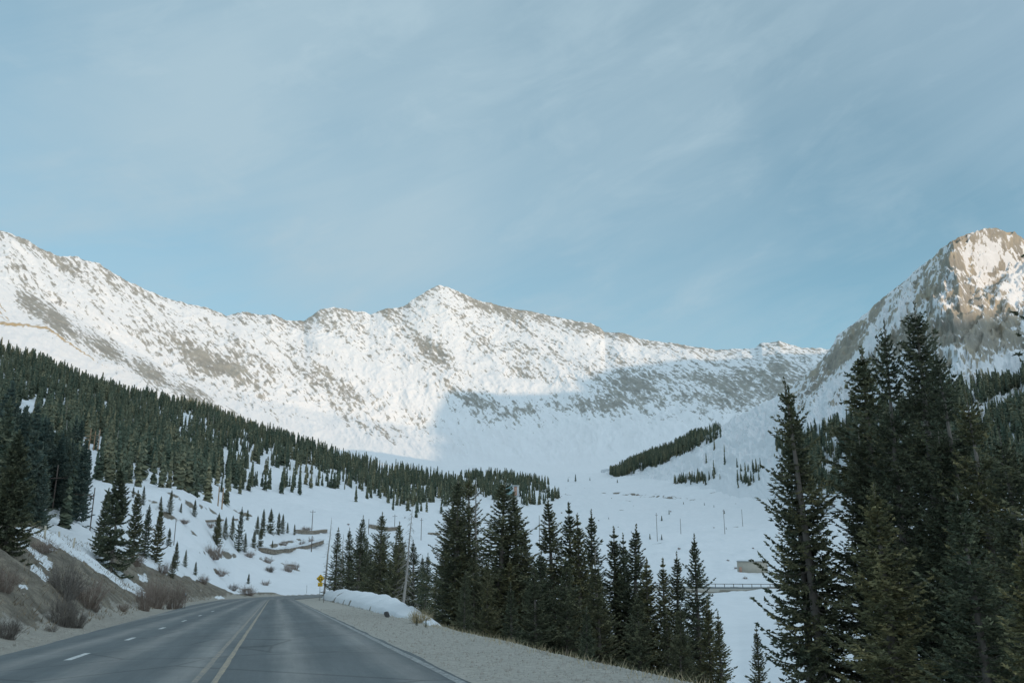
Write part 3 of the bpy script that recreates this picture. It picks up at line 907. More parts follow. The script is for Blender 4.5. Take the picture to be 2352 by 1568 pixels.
def conifer(H, Rm, seed, step=0.30, nb=(4, 7), bl=0.13, bw=0.042, per=2, bare=0.05, gap=0.15, point=0.85, twin=0, spacing=0.055, up=0.5, side=0.0):
    """spruce H m tall. returns crown triangles (V, tint) and wood mesh builder"""
    rg = np.random.default_rng(seed)
    wood = MB()
    stems = [(0.0, 0.0, H, 1.0)]
    for k in range(twin):
        stems.append((rg.uniform(-.5, .5) * Rm * 1.2, rg.uniform(-.3, .3) * Rm, H * rg.uniform(0.80, 0.92), 0.75))
    CV, CT = [], []
    for (ox, oy, h, scl) in stems:
        z0 = bare * H if scl == 1.0 else h * 0.45
        nseg = 9
        zz = np.linspace(-0.9 if scl == 1.0 else h * 0.4, h, nseg)
        lean = rg.uniform(-0.02, 0.02, 2) * h
        cx = ox * sstep(h * 0.35, h * 0.7, zz) if scl < 1 else 0 * zz
        cy = oy * sstep(h * 0.35, h * 0.7, zz) if scl < 1 else 0 * zz
        tx = cx + lean[0] * (zz / h) ** 2; ty = cy + lean[1] * (zz / h) ** 2
        r0 = 0.0135 * H * (1 if scl == 1 else 0.6)
        wood.tube(np.stack([tx, ty, zz], 1), np.maximum(r0 * (1 - np.clip(zz, 0, h) / h) ** 0.8 * 1.0, 0.008) * (1 + 0.25 * (zz < 0.2)), 7)
        z = z0
        phase = rg.uniform(0, 6.28)
        while z < h * 0.955:
            fr = (z - z0) / (h - z0)
            prof = (1 - fr) ** point * min(1.0, 0.62 + fr * 2.2)
            if rg.random() < gap * 0.5:
                z += step * rg.uniform(0.8, 1.6); continue
            n = rg.integers(nb[0], nb[1])
            phase += rg.uniform(0.6, 2.2)
            lump = 0.75 + 0.5 * rg.random()
            for b in range(n):
                if rg.random() < gap: continue
                L = Rm * scl * prof * lump * rg.uniform(0.55, 1.22) + 0.05
                small = min(1.0, 0.30 + L / 0.7)
                if rg.random() < 0.06: L *= 1.35
                az = phase + b * 2 * math.pi / n + rg.uniform(-.35, .35)
                pitch = -0.42 + (up + 0.55) * fr ** 0.8 + rg.uniform(-.16, .16)
                dh = np.array([math.cos(az), math.sin(az), 0.0]); sd = np.array([-dh[1], dh[0], 0.0])
                npt = max(4, int(L / 0.16) + 2)
                t = np.linspace(0, 1, npt)
                rr = t * L
                px = np.interp(z, zz, tx); py = np.interp(z, zz, ty)
                pz = z + rr * math.tan(pitch) - 0.16 * L * np.sin(t * math.pi) + 0.10 * L * t ** 3
                pts = np.stack([px + dh[0] * rr, py + dh[1] * rr, pz], 1) + sd * (rg.uniform(-.12, .12) * L * t[:, None] ** 2)
                if L > 0.25:
                    wood.tube(pts[::2] if npt > 5 else pts, np.linspace(0.010 + 0.010 * L, 0.004, len(pts[::2] if npt > 5 else pts)), 3, False)
                # needle sprays: along the branch itself and along short side twigs
                seg0, segd = [], []
                dirs = np.gradient(pts, axis=0); dirs /= np.linalg.norm(dirs, axis=1)[:, None] + 1e-9
                i0 = 0 if L < 0.5 else max(1, int(npt * (0.10 + 0.18 * rg.random())))
                P0, D0 = [], []
                for i in range(i0, npt):
                    P0.append(pts[i]); D0.append(dirs[i] * 0.16 * small)
                    for sgn in (-1, 1):
                        tl = (0.10 + 0.40 * (1 - t[i]) * min(L, 1.5) * rg.uniform(0.5, 1.1)) * small
                        dv = dirs[i] * 0.75 + sd * sgn * 0.75 + np.array([0, 0, -0.22 + rg.uniform(-.2, .12)])
                        dv /= np.linalg.norm(dv)
                        k = max(1, int(tl / (spacing * 2.2)))
                        for q in range(k):
                            P0.append(pts[i] + dv * tl * (q / k)); D0.append(dv * tl / k)
                P0 = np.array(P0); D0 = np.array(D0)
                m = max(1, int(round(per)))
                Pb = np.repeat(P0, m, 0) + np.repeat(D0, m, 0) * rg.random((len(P0) * m, 1))
                Dn = np.repeat(D0, m, 0); Dn = Dn / (np.linalg.norm(Dn, axis=1)[:, None] + 1e-9)
                rv = rg.normal(size=Dn.shape)
                rv[:, 2] *= 0.75
                Tip = Dn * 0.75 + rv * 0.42
                Tip /= np.linalg.norm(Tip, axis=1)[:, None]
                ln = bl * small * rg.uniform(0.6, 1.35, (len(Pb), 1))
                wv = np.cross(Tip, rg.normal(size=Tip.shape)); wv /= np.linalg.norm(wv, axis=1)[:, None] + 1e-9
                w = bw * rg.uniform(0.6, 1.3, (len(Pb), 1))
                Pb = Pb - Tip * ln * 0.25
                tri = np.stack([Pb - wv * w, Pb + wv * w, Pb + Tip * ln], 1)
                CV.append(tri.reshape(-1, 3))
                base = rg.uniform(0.05, 0.6)
                CT.append(np.repeat(np.clip(base + rg.normal(0, 0.16, len(Pb)) + 0.12 * (np.linalg.norm(Pb[:, :2], axis=1) / (Rm + .01)), 0, 1), 3))
            z += step * rg.uniform(0.7, 1.3) * (0.55 + 0.6 * (1 - fr))
        # leader
        n = 26
        zt = h * (1.0 - 0.055 * rg.random(n) ** 0.8)
        Pb = np.stack([np.interp(zt, zz, tx), np.interp(zt, zz, ty), zt], 1)
        Tip = rg.normal(size=(n, 3)) * 0.6; Tip[:, 2] = np.abs(Tip[:, 2]) + 0.8; Tip /= np.linalg.norm(Tip, axis=1)[:, None]
        wv = np.cross(Tip, rg.normal(size=Tip.shape)); wv /= np.linalg.norm(wv, axis=1)[:, None]
        CV.append(np.stack([Pb - wv * bw, Pb + wv * bw, Pb + Tip * bl * 0.9], 1).reshape(-1, 3)); CT.append(np.full(n * 3, 0.4))
    V = np.concatenate(CV)
    return V, np.concatenate(CT), wood


def tris(n):
    return np.arange(n).reshape(-1, 3)


def conifer_meshes(name, needle, **kw):
    V, T, wood = conifer(**kw)
    crown = mesh(name + '_crown', V, tris(len(V)), needle, attrs={'tint': T})
    fl = [np.concatenate(wood.f4)] + ([np.concatenate(wood.f3)] if wood.f3 else [])
    trunk = mesh(name + '_trunk', np.concatenate(wood.v), fl, M_bark, True)
    return crown, trunk, kw['H']


NEAR = [
    conifer_meshes('tall_spruce', M_needle, H=14.7, Rm=2.05, seed=1, step=0.34, gap=0.14, nb=(5, 7), bare=0.06, point=0.85, per=3),
    conifer_meshes('dense_spruce', M_needle, H=18.0, Rm=2.9, seed=2, step=0.33, gap=0.04, nb=(6, 8), bare=0.04, point=0.92, per=3),
    conifer_meshes('broad_spruce', M_needle, H=16.0, Rm=2.9, seed=3, step=0.33, gap=0.06, nb=(6, 8), bare=0.05, point=0.95, per=3),
    conifer_meshes('narrow_spruce', M_needle_lit, H=11.0, Rm=1.55, seed=4, step=0.24, gap=0.06, nb=(5, 8), bare=0.02, point=1.08, per=3),
    conifer_meshes('shaggy_spruce', M_needle_lit, H=11.5, Rm=1.95, seed=5, step=0.25, gap=0.06, nb=(6, 8), bare=0.02, point=1.02, per=3),
    conifer_meshes('slim_spruce', M_needle_lit, H=10.5, Rm=1.20, seed=6, step=0.22, gap=0.08, nb=(5, 7), bare=0.03, point=1.1, per=3),
    conifer_meshes('twin_top_spruce', M_needle, H=14.0, Rm=2.2, seed=8, step=0.31, gap=0.08, nb=(5, 8), bare=0.04, point=0.9, twin=1, per=3),
]
MIDT = [
    conifer_meshes('hillside_spruce', M_needle, H=10.0, Rm=2.1, seed=11, step=0.36, gap=0.02, nb=(7, 10), bl=0.27, bw=0.085, per=2, spacing=0.11, bare=0.01, point=0.92, up=0.3),
    conifer_meshes('hillside_spruce', M_needle, H=10.0, Rm=1.7, seed=12, step=0.36, gap=0.03, nb=(6, 9), bl=0.27, bw=0.085, per=2, spacing=0.11, bare=0.01, point=0.90, up=0.3),
    conifer_meshes('hillside_spruce', M_needle, H=10.0, Rm=1.4, seed=13, step=0.36, gap=0.04, nb=(6, 9), bl=0.25, bw=0.080, per=2, spacing=0.11, bare=0.02, point=0.88, up=0.3),
    conifer_meshes('hillside_spruce', M_needle, H=10.0, Rm=2.6, seed=14, step=0.36, gap=0.02, nb=(8, 11), bl=0.29, bw=0.09, per=2, spacing=0.11, bare=0.01, point=0.98, up=0.25),
]


def tree(kind, base, h, label, group=None, name='spruce_tree', rz=None, wide=1.0, tilt=(0, 0)):
    crown, trunk, H = kind
    s = h / H
    e = empty(name, base, random.uniform(0, 6.28) if rz is None else rz, (s * wide, s * wide, s))
    e.rotation_euler = (tilt[0], tilt[1], e.rotation_euler[2])
    tag(e, label, 'tree', group)
    link('trunk', trunk, e); link('crown', crown, e)
    return e


def stand(x, ytop, d, lift=0.0):
    """base on the ground at distance d below (x, ytop) and the height that reaches ytop"""
    top = at(x, ytop, d)
    z = gz(top[0], top[1]) - 0.15 + lift
    return (top[0], top[1], z), top[2] - z


# big spruces by the road at the right
SPOTS = []


WIDE = 1.3


def big(kind, x, ytop, d, label, rz, wide=1.0, tilt=(0, 0), group=None, lift=0.0):
    b, h = stand(x, ytop - 9, d, lift)
    tree(NEAR[kind], b, h, label, group, 'spruce_tree', R(rz), wide * WIDE, tilt)


big(0, 1838, 876, 31.0, 'tall thin open-branched spruce standing alone before the clump, snow showing between its branches', 40, 1.0, (R(0.5), R(-3.4)))
big(3, 1806, 900, 31.5, 'slim second stem close against the tall thin open-branched spruce', 120, 0.8, (0, R(-1.5)))
big(1, 2084, 694, 29.0, 'tallest dark spruce, its top standing highest against the peak', 200, 0.92, (0, R(-1.0)))
big(2, 2010, 748, 30.5, 'dark spruce with a ragged top leaning against the tallest spruce', 80, 0.70, (0, R(-1.5)))
big(4, 1972, 800, 32.5, 'shorter dark spruce at the valley edge of the big clump', 10, 1.15)
big(2, 2166, 790, 28.0, 'dark spruce with a pale trunk and blunt top beside the tallest spruce', 300, 0.78)
big(6, 2232, 905, 27.0, 'bushy brownish spruce filling the gap below the right mountain', 150, 1.0)
big(1, 2418, 455, 21.0, 'nearest spruce, only its branch tips reach in over the snowy peak', 33, 1.05)
big(2, 2310, 985, 21.5, 'broad olive spruce at the frame edge, its top below the far forest', 250, 0.95)
big(4, 2215, 1130, 19.0, 'low olive green spruce in front of the big dark clump', 75, 1.15)
big(6, 2120, 960, 34.0, 'dark spruce hidden deep inside the big clump', 15, 1.1)
big(5, 1735, 1440, 36.0, 'small olive spruce at the foot of the tall thin spruce', 0, 1.0)
big(4, 2010, 1120, 25.0, 'squat dark spruce filling the lower part of the big clump', 190, 1.25)
big(3, 2352, 1240, 16.5, 'lowest olive spruce in the corner nearest the camera', 222, 1.3)

# the row of spruces below the gravel shoulder
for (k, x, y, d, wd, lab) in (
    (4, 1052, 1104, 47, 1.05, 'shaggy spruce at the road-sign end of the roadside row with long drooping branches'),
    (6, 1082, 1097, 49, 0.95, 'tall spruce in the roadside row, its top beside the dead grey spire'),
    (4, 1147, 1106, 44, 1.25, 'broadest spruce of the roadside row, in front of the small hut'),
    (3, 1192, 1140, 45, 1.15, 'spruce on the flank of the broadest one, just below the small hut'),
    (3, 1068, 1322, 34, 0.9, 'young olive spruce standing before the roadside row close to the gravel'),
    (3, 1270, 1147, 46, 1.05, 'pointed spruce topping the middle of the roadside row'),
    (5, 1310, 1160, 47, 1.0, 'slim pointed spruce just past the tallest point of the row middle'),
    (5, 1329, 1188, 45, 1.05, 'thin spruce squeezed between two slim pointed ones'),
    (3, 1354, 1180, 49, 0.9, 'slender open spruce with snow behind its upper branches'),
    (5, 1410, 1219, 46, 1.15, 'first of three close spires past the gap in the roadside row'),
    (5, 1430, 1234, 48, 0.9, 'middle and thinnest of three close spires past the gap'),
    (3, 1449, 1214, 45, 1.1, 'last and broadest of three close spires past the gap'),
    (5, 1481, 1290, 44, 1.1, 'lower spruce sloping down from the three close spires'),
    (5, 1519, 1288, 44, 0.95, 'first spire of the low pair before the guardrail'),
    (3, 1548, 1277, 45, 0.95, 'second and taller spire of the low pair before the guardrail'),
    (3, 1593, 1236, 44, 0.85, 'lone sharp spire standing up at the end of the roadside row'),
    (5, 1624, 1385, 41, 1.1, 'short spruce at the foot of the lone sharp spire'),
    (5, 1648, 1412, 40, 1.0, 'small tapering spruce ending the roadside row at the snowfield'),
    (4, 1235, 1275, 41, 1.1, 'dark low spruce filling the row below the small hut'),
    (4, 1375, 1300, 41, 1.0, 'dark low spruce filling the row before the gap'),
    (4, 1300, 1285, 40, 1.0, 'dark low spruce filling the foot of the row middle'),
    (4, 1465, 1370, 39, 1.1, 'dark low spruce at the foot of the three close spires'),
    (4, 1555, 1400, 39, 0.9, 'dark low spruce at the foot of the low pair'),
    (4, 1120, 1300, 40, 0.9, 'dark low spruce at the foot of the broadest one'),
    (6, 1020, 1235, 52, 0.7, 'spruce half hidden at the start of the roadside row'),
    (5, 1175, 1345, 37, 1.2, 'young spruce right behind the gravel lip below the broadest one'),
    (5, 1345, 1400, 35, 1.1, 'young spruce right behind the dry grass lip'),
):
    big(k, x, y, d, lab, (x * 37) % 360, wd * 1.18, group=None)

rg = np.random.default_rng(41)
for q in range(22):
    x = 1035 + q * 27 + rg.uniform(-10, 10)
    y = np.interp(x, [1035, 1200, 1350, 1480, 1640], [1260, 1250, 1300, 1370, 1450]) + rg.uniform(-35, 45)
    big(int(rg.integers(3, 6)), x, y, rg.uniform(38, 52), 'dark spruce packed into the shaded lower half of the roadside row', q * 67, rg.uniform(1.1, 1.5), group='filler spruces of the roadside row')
for q in range(9):
    x = 782 + q * 24 + rg.uniform(-8, 8)
    big(int(rg.integers(3, 6)), x, 1262 + rg.uniform(-25, 35), float(np.interp(x, [780, 830, 880, 1000], [143, 124, 106, 84])) + rg.uniform(0, 10), 'dark spruce packed between the taller ones behind the snow bank', q * 71, rg.uniform(1.0, 1.4), group='filler spruces behind the snow bank')
for q in range(3):
    x = 1970 + q * 160 + rg.uniform(-15, 15)
    big((1, 2, 6)[q % 3], x, np.interp(x, [1950, 2100, 2352], [1010, 985, 1100]) + rg.uniform(-30, 40), rg.uniform(24, 36), 'dark spruce packed into the shaded middle of the big right clump', q * 83, rg.uniform(0.9, 1.2), group='filler spruces of the big right clump')

# the group behind the snow bank
for (k, x, y, d, wd, lab) in (
    (5, 776, 1219, 142, 1.25, 'thin spruce next to the dead snag nearest the yellow sign'),
    (3, 806, 1221, 126, 1.15, 'spruce with a hooked top in the group behind the snow bank'),
    (3, 829, 1193, 120, 1.2, 'brownish spruce in the middle of the group behind the snow bank'),
    (4, 845, 1240, 124, 1.0, 'dark spruce filling the middle of the group behind the snow bank'),
    (4, 877, 1184, 105, 1.15, 'darkest and fullest spruce of the group behind the snow bank'),
    (4, 918, 1206, 97, 1.05, 'full spruce right behind the leaning grey snag'),
    (3, 979, 1279, 80, 1.25, 'olive spruce between the grey snag and the roadside row'),
    (5, 1001, 1316, 68, 1.3, 'small dark spruce at the end of the snow bank'),
    (4, 899, 1290, 99, 0.9, 'low dark spruce at the foot of the fullest one'),
):
    big(k, x, y, d, lab, (x * 53) % 360, wd)
for (x, y, yb, lab) in ((957, 1414, 1436, 'thin sapling poking out of the snow bank'), (978, 1419, 1440, 'bushier sapling at the very end of the snow bank')):
    P, d = hit(x, yb, 25, 120)
    tree(NEAR[5], (P[0], P[1], P[2] - 0.05), (yb - y) / F * d * 1.05, lab, None, 'spruce_sapling', wide=1.5)


# dead snags with bare drooping branches
def snag(x, ytop, ybot_d, lab, Rm, seed, droop=0.5, tilt=(0, 0), dens=1.0):
    b, h = stand(x, ytop, ybot_d)
    rg = np.random.default_rng(seed)
    e = empty('dead_tree', b)
    e.rotation_euler = (tilt[0], tilt[1], 0)
    tag(e, lab, 'tree')
    t = MB(); zz = np.linspace(-0.8, h, 10)
    off = np.cumsum(rg.normal(0, 0.03, (10, 2)), 0)
    t.tube(np.stack([off[:, 0], off[:, 1], zz], 1), np.maximum(0.014 * h * (1 - np.clip(zz, 0, h) / h) ** 0.7, 0.02), 7)
    t.build('trunk', M_grey_wood, e, True)
    w = MB()
    for z in np.arange(0.06 * h, 0.97 * h, 0.16 / dens):
        a = rg.uniform(0, 6.28); L = Rm * (1 - z / h) ** 0.7 * rg.uniform(0.4, 1.2) + 0.1
        tt = np.linspace(0, 1, 6)
        zc = z + L * 0.1 * tt - droop * L * tt ** 2
        cx_, cy_ = np.interp(z, zz, off[:, 0]), np.interp(z, zz, off[:, 1])
        pts = np.stack([cx_ + np.cos(a) * L * tt, cy_ + np.sin(a) * L * tt, zc], 1)
        w.tube(pts, np.linspace(0.022, 0.008, 6), 3, False)
        for q in range(rg.integers(1, 4)):
            i = rg.integers(2, 6); dv = rg.normal(size=3) * np.array([1, 1, .5]) * 0.3 * L; dv[2] -= 0.12 * L
            w.tube(np.array([pts[i], pts[i] + dv]), np.array([0.012, 0.006]), 3, False)
    w.build('crown', M_grey_wood, e)
    return e


snag(754, 1187, 148, 'bare dead snag with brown trunk closest to the yellow sign', 1.1, 61, 0.35, (0, R(2.5)))
snag(791, 1226, 134, 'short grey dead trunk among the spruces beside the yellow sign', 0.6, 62, 0.3)
snag(929, 1168, 93, 'tall leaning grey snag with long drooping bare branches', 1.9, 63, 0.75, (0, R(3.2)), 1.5)
snag(1098, 1103, 48, 'thin grey dead spire rising between two spruces of the roadside row', 0.5, 64, 0.3)
snag(1367, 1260, 47, 'thin bare snag in the gap of the roadside row', 0.7, 65, 0.3)


# spruces of the snowy slope left of the bend: each with a top and the place where it stands in the snow
for (x, y, yb, k, wd, lab) in (
    (10, 1033, 1262, 3, 1.0, 'large dark spruce at the frame edge, branches hanging over the bank'),
    (254, 1104, 1312, 0, 1.05, 'largest spruce on the bank, dark and full down to its foot'),
    (232, 1140, 1268, 1, 1.0, 'dark spruce half behind the largest one on the bank'),
    (303, 1150, 1284, 1, 0.95, 'second spruce on the bank, close beside the largest'),
    (330, 1174, 1277, 2, 1.0, 'narrow spruce on the bank, first of a pair before the white slope'),
    (358, 1179, 1290, 1, 0.9, 'narrow full spruce on the bank, second of a pair before the white slope'),
    (387, 1217, 1252, 0, 1.0, 'small cone shaped spruce alone on white snow above the bank'),
    (402, 1250, 1304, 1, 0.9, 'spruce below the thin bare pole on the bank'),
    (394, 1278, 1327, 2, 1.1, 'small spruce on the brown edge of the bank below the pole'),
    (424, 1266, 1303, 2, 1.0, 'slim little spruce on the bank edge past the pole'),
    (448, 1291, 1320, 1, 1.0, 'lone little spruce where the bank turns to snow'),
    (570, 1318, 1341, 1, 1.1, 'little spruce on the open snow above the bend'),
    (497, 1186, 1250, 3, 0.85, 'broadest spruce of the cluster on the snowy slope'),
    (516, 1192, 1238, 2, 1.1, 'second spruce of the cluster on the snowy slope'),
    (532, 1189, 1239, 2, 1.0, 'third spruce of the cluster, next to the brown thin tree'),
    (547, 1175, 1266, 2, 0.8, 'tall thin brownish tree of the cluster on the snowy slope'),
    (562, 1226, 1267, 2, 1.0, 'small spruce at the foot of the tall thin brownish tree'),
    (568, 1171, 1194, 1, 1.1, 'small spruce standing alone above the cluster'),
    (590, 1187, 1226, 1, 1.0, 'first spruce of the upper clump near the stone wall'),
    (603, 1173, 1228, 1, 0.85, 'tallest spruce of the upper clump near the stone wall'),
    (620, 1173, 1226, 0, 1.0, 'fullest spruce of the upper clump near the stone wall'),
    (639, 1180, 1227, 1, 0.9, 'slim spruce at the far side of the upper clump'),
    (648, 1183, 1225, 2, 1.1, 'last slim spruce of the upper clump'),
    (660, 1201, 1224, 1, 1.0, 'tiny spruce next to the upper clump'),
    (676, 1205, 1229, 1, 0.9, 'tiny sharp spruce at the end of the stone wall'),
    (582, 1221, 1258, 1, 1.1, 'spruce of the lower pair above the rock cut'),
    (597, 1215, 1262, 0, 0.9, 'fuller spruce of the lower pair above the rock cut'),
    (625, 1242, 1260, 1, 1.0, 'tiny spruce standing over the rock cut'),
    (277, 1121, 1160, 1, 1.0, 'small spruce on the rim of the white terrace'),
    (305, 1122, 1143, 1, 1.0, 'tiny spruce on the rim of the white terrace'),
    (328, 1120, 1158, 2, 1.0, 'slim spruce on the rim of the white terrace'),
    (368, 1143, 1172, 1, 1.0, 'short spruce below the rim of the white terrace'),
    (389, 1131, 1180, 2, 1.1, 'tall slim spruce below the rim of the white terrace'),
    (446, 1150, 1185, 2, 1.2, 'slim spruce at the outer end of the white terrace'),
    (415, 1155, 1176, 1, 1.0, 'tiny spruce in the scree below the white terrace'),
):
    P, d = hit(x, yb, 30, 600)
    tree(MIDT[k], (P[0], P[1], P[2] - 0.2), max((yb - y) / F * d * 1.02, 0.8), lab, None, 'spruce_tree', wide=wd)


# ------------------------------------------------------------------ forest of the far hillsides
def small_tree(seed, n=150, Rm=0.14):
    """unit-height spruce of drooping leaf-like sprays round a dark stem"""
    rg = np.random.default_rng(seed)
    f = np.sort(rg.random(n) ** 1.25)
    z = 0.06 + 0.93 * f
    rad = Rm * (1 - f) ** 0.8 * rg.uniform(0.55, 1.25, n) + 0.012
    a = rg.uniform(0, 6.28, n)
    ux, uy = np.cos(a), np.sin(a)
    w = (0.028 + 0.40 * rad) * rg.uniform(0.6, 1.2, n)
    root = np.stack([ux * 0.12 * rad, uy * 0.12 * rad, z + 0.035], 1)
    tip = np.stack([ux * rad, uy * rad, z - 0.055 * rg.uniform(0.2, 1.5, n) - 0.12 * rad], 1)
    mid = root * 0.45 + tip * 0.55
    sd = np.stack([-uy, ux, 0 * ux], 1) * w[:, None]
    V = np.stack([root, mid - sd, tip, mid + sd], 1).reshape(-1, 3)
    i = np.arange(n) * 4
    T = np.concatenate([np.stack([i, i + 1, i + 2], 1), np.stack([i, i + 2, i + 3], 1)])
    tint = np.repeat(np.clip(rg.normal(0.42, 0.22, n), 0, 1), 4)
    # spire and trunk
    m = len(V)
    V2 = np.array([[0.014, 0, 0.80], [-0.007, 0.012, 0.80], [-0.007, -0.012, 0.80], [0, 0, 1.0], [0.013, 0, -0.06], [-0.007, 0.011, -0.06], [-0.007, -0.011, -0.06], [0.004, 0, 0.85], [-0.002, 0.003, 0.85], [-0.002, -0.003, 0.85]])
    T2 = np.array([[0, 1, 3], [1, 2, 3], [2, 0, 3], [4, 5, 8], [4, 8, 7], [5, 6, 9], [5, 9, 8], [6, 4, 7], [6, 7, 9]]) + m
    V = np.concatenate([V, V2]); tint = np.concatenate([tint, np.full(len(V2), 0.35)])
    return V, np.concatenate([T, T2]), tint


SMALL = [small_tree(100 + i, n=130, Rm=r_) for i, r_ in enumerate((0.125, 0.105, 0.15, 0.09, 0.135, 0.115))]
SMALL_ME = [mesh('forest_spruce', V, T, M_needle_far, attrs={'tint': t}) for V, T, t in SMALL]
TINY = [small_tree(200 + i, n=46, Rm=r_) for i, r_ in enumerate((0.13, 0.11, 0.16, 0.10))]


def scatter(n, x0, x1, d0, d1, hfun, accept, seed):
    """candidate trees with base on the ground, kept where ACCEPT(screen x, screen y, world x, world y, d) says so"""
    rg = np.random.default_rng(seed)
    a0 = math.atan2(*at(x0, 1000, 1)[:2]); a1 = math.atan2(*at(x1, 1000, 1)[:2])
    a = rg.uniform(a0, a1, n); d = np.sqrt(rg.uniform(d0 ** 2, d1 ** 2, n))
    X, Y = np.sin(a) * d, np.cos(a) * d
    Z = hfun(X, Y)
    qx, qy = proj(np.stack([X, Y, Z], 1))
    k = accept(qx, qy, X, Y, d, rg)
    return np.stack([X, Y, Z], 1)[k], d[k]


HOLES = ((470, 985, 16, 16), (520, 1040, 40, 9), (545, 1060, 30, 10), (590, 1085, 22, 16), (640, 1100, 40, 20), (480, 1125, 40, 10), (690, 1092, 22, 14), (720, 1105, 40, 10), (500, 1150, 30, 12), (430, 965, 9, 9), (420, 990, 8, 12), (10, 905, 14, 14), (38, 922, 8, 8), (112, 1015, 16, 9), (62, 1070, 12, 14), (318, 960, 6, 9), (880, 1085, 24, 10), (770, 1095, 30, 8), (340, 1000, 8, 8), (560, 1000, 10, 14), (620, 1050, 16, 10), (58, 947, 7, 7), (230, 1010, 10, 6), (280, 990, 7, 6), (150, 1002, 7, 5))
LOWX = [-500, -100, 0, 60, 130, 185, 205, 240, 300, 420, 470, 520, 545, 600, 660, 700, 760, 800, 850, 880, 960, 1050, 1110, 1160]
LOWY = [1240, 1225, 1225, 1222, 1218, 1188, 1128, 1108, 1106, 1122, 1152, 1160, 1135, 1130, 1136, 1120, 1118, 1122, 1140, 1154, 1166, 1158, 1152, 1140]


def acc_left(qx, qy, X, Y, d, rg):
    low = np.interp(qx, LOWX, LOWY) + fbm(X / 26, Y / 26, 4, 71) * 30
    k = ((qy < low) | ((qy < low + 26) & (rg.random(len(qx)) < 0.12))) & (qx < 1165)
    nf = fbm(X / 45, Y / 45, 4, 72)
    dens = sstep(-0.62, -0.30, nf) * np.where(qx > 430, sstep(-0.50, -0.12, nf), 1.0)
    dens = dens * (1 - 0.55 * sstep(0.0, 45, qy - (low - 45)) * (qx > 440))
    for (cx, cy, rx, ry) in HOLES:
        dens = dens * (1 - 0.96 * gauss(qx, qy, cx, cy, rx, ry) ** 0.6)
    dens = dens * np.where(qx > 1080, 0.6, 1.0)
    return k & (rg.random(len(qx)) < dens)


allT = []           # (P, height, region)
P, d = scatter(9500, -330, 1180, 78, 1130, ground_h, acc_left, 5)
P2, d2 = scatter(620, -60, 215, 96, 235, ground_h, lambda a, b, X, Y, d, r: (b < np.interp(a, LOWX, LOWY) + 6) & (a < 212), 55)
P = np.concatenate([P, P2]); d = np.concatenate([d, d2])
hh = np.random.default_rng(6).triangular(6.0, 12.5, 19.0, len(P)) * np.interp(d, [80, 250, 500, 1000], [0.80, 0.85, 0.95, 1.0])
qx, qy = proj(P)
hh = np.where(qx > 1060, hh * 0.75, hh)
keep = np.ones(len(P), bool)
for (a, b) in ((0, 0),):
    pass
allT.append((P, hh, np.full(len(P), 0)))


def acc_knoll(qx, qy, X, Y, d, rg):
    k = inpoly(qx, qy, [(1062, 1092), (1075, 1082), (1120, 1078), (1200, 1090), (1290, 1098), (1305, 1106), (1260, 1114), (1215, 1116), (1250, 1120), (1285, 1146), (1240, 1160), (1180, 1162), (1130, 1146), (1080, 1108)])
    nf = fbm(X / 40, Y / 40, 3, 73)
    dens = sstep(-0.35, 0.15, nf) * (1 - 0.9 * gauss(qx, qy, 1245, 1135, 30, 14)) * (1 - .8 * gauss(qx, qy, 1120, 1112, 50, 8)) * (1 - gauss(qx, qy, 1176, 1146, 16, 14) ** .5)
    return k & (rg.random(len(qx)) < dens)


P, d = scatter(3000, 1050, 1320, 560, 1260, ground_h, acc_knoll, 8)
hh = np.random.default_rng(9).uniform(8, 15, len(P))
allT.append((P, hh, np.full(len(P), 1)))


def hpeak(x, y):
    return np.maximum(z_peak(x, y), ground_h(x, y))


def acc_valley(qx, qy, X, Y, d, rg):
    dens = 0.7 * gauss(qx, qy, 1562, 1106, 14, 5) + 0.9 * gauss(qx, qy, 1598, 1104, 22, 6) + 0.7 * gauss(qx, qy, 1640, 1094, 8, 5) + 0.8 * gauss(qx, qy, 1712, 1108, 16, 8) + 0.5 * gauss(qx, qy, 1730, 1080, 20, 10) + 0.7 * gauss(qx, qy, 1900, 1120, 70, 18) + 0.7 * gauss(qx, qy, 2040, 1110, 90, 22) + 0.002 * (qy < 1118) * (qy > 1035)
    return (qx > 1380) & (qy > 1030) & (rg.random(len(qx)) < dens)


P, d = scatter(24000, 1370, 2420, 500, 1250, hpeak, acc_valley, 10)
allT.append((P, np.random.default_rng(12).uniform(7, 14, len(P)), np.full(len(P), 2)))


def acc_spur(qx, qy, X, Y, d, rg):
    k = inpoly(qx, qy, [(1400, 1090), (1440, 1068), (1500, 1044), (1560, 1016), (1600, 1000), (1628, 1000), (1605, 1026), (1550, 1054), (1510, 1070), (1460, 1086), (1415, 1096)])
    k2 = inpoly(qx, qy, [(1560, 1016), (1640, 985), (1660, 990), (1650, 1010), (1560, 1045)]) & (rg.random(len(qx)) < 0.12)
    loose = (qx > 1500) & (qx < 1720) & (qy > 1005) & (qy < 1085) & (rg.random(len(qx)) < 0.008)
    edge = 1 - 0.75 * sstep(1560, 1640, qx)
    return (k & (rg.random(len(qx)) < 0.85 * edge)) | k2 | loose


P, d = scatter(9000, 1390, 1720, 1100, 1760, hpeak, acc_spur, 14)
allT.append((P, np.random.default_rng(15).uniform(11, 19, len(P)), np.full(len(P), 3)))


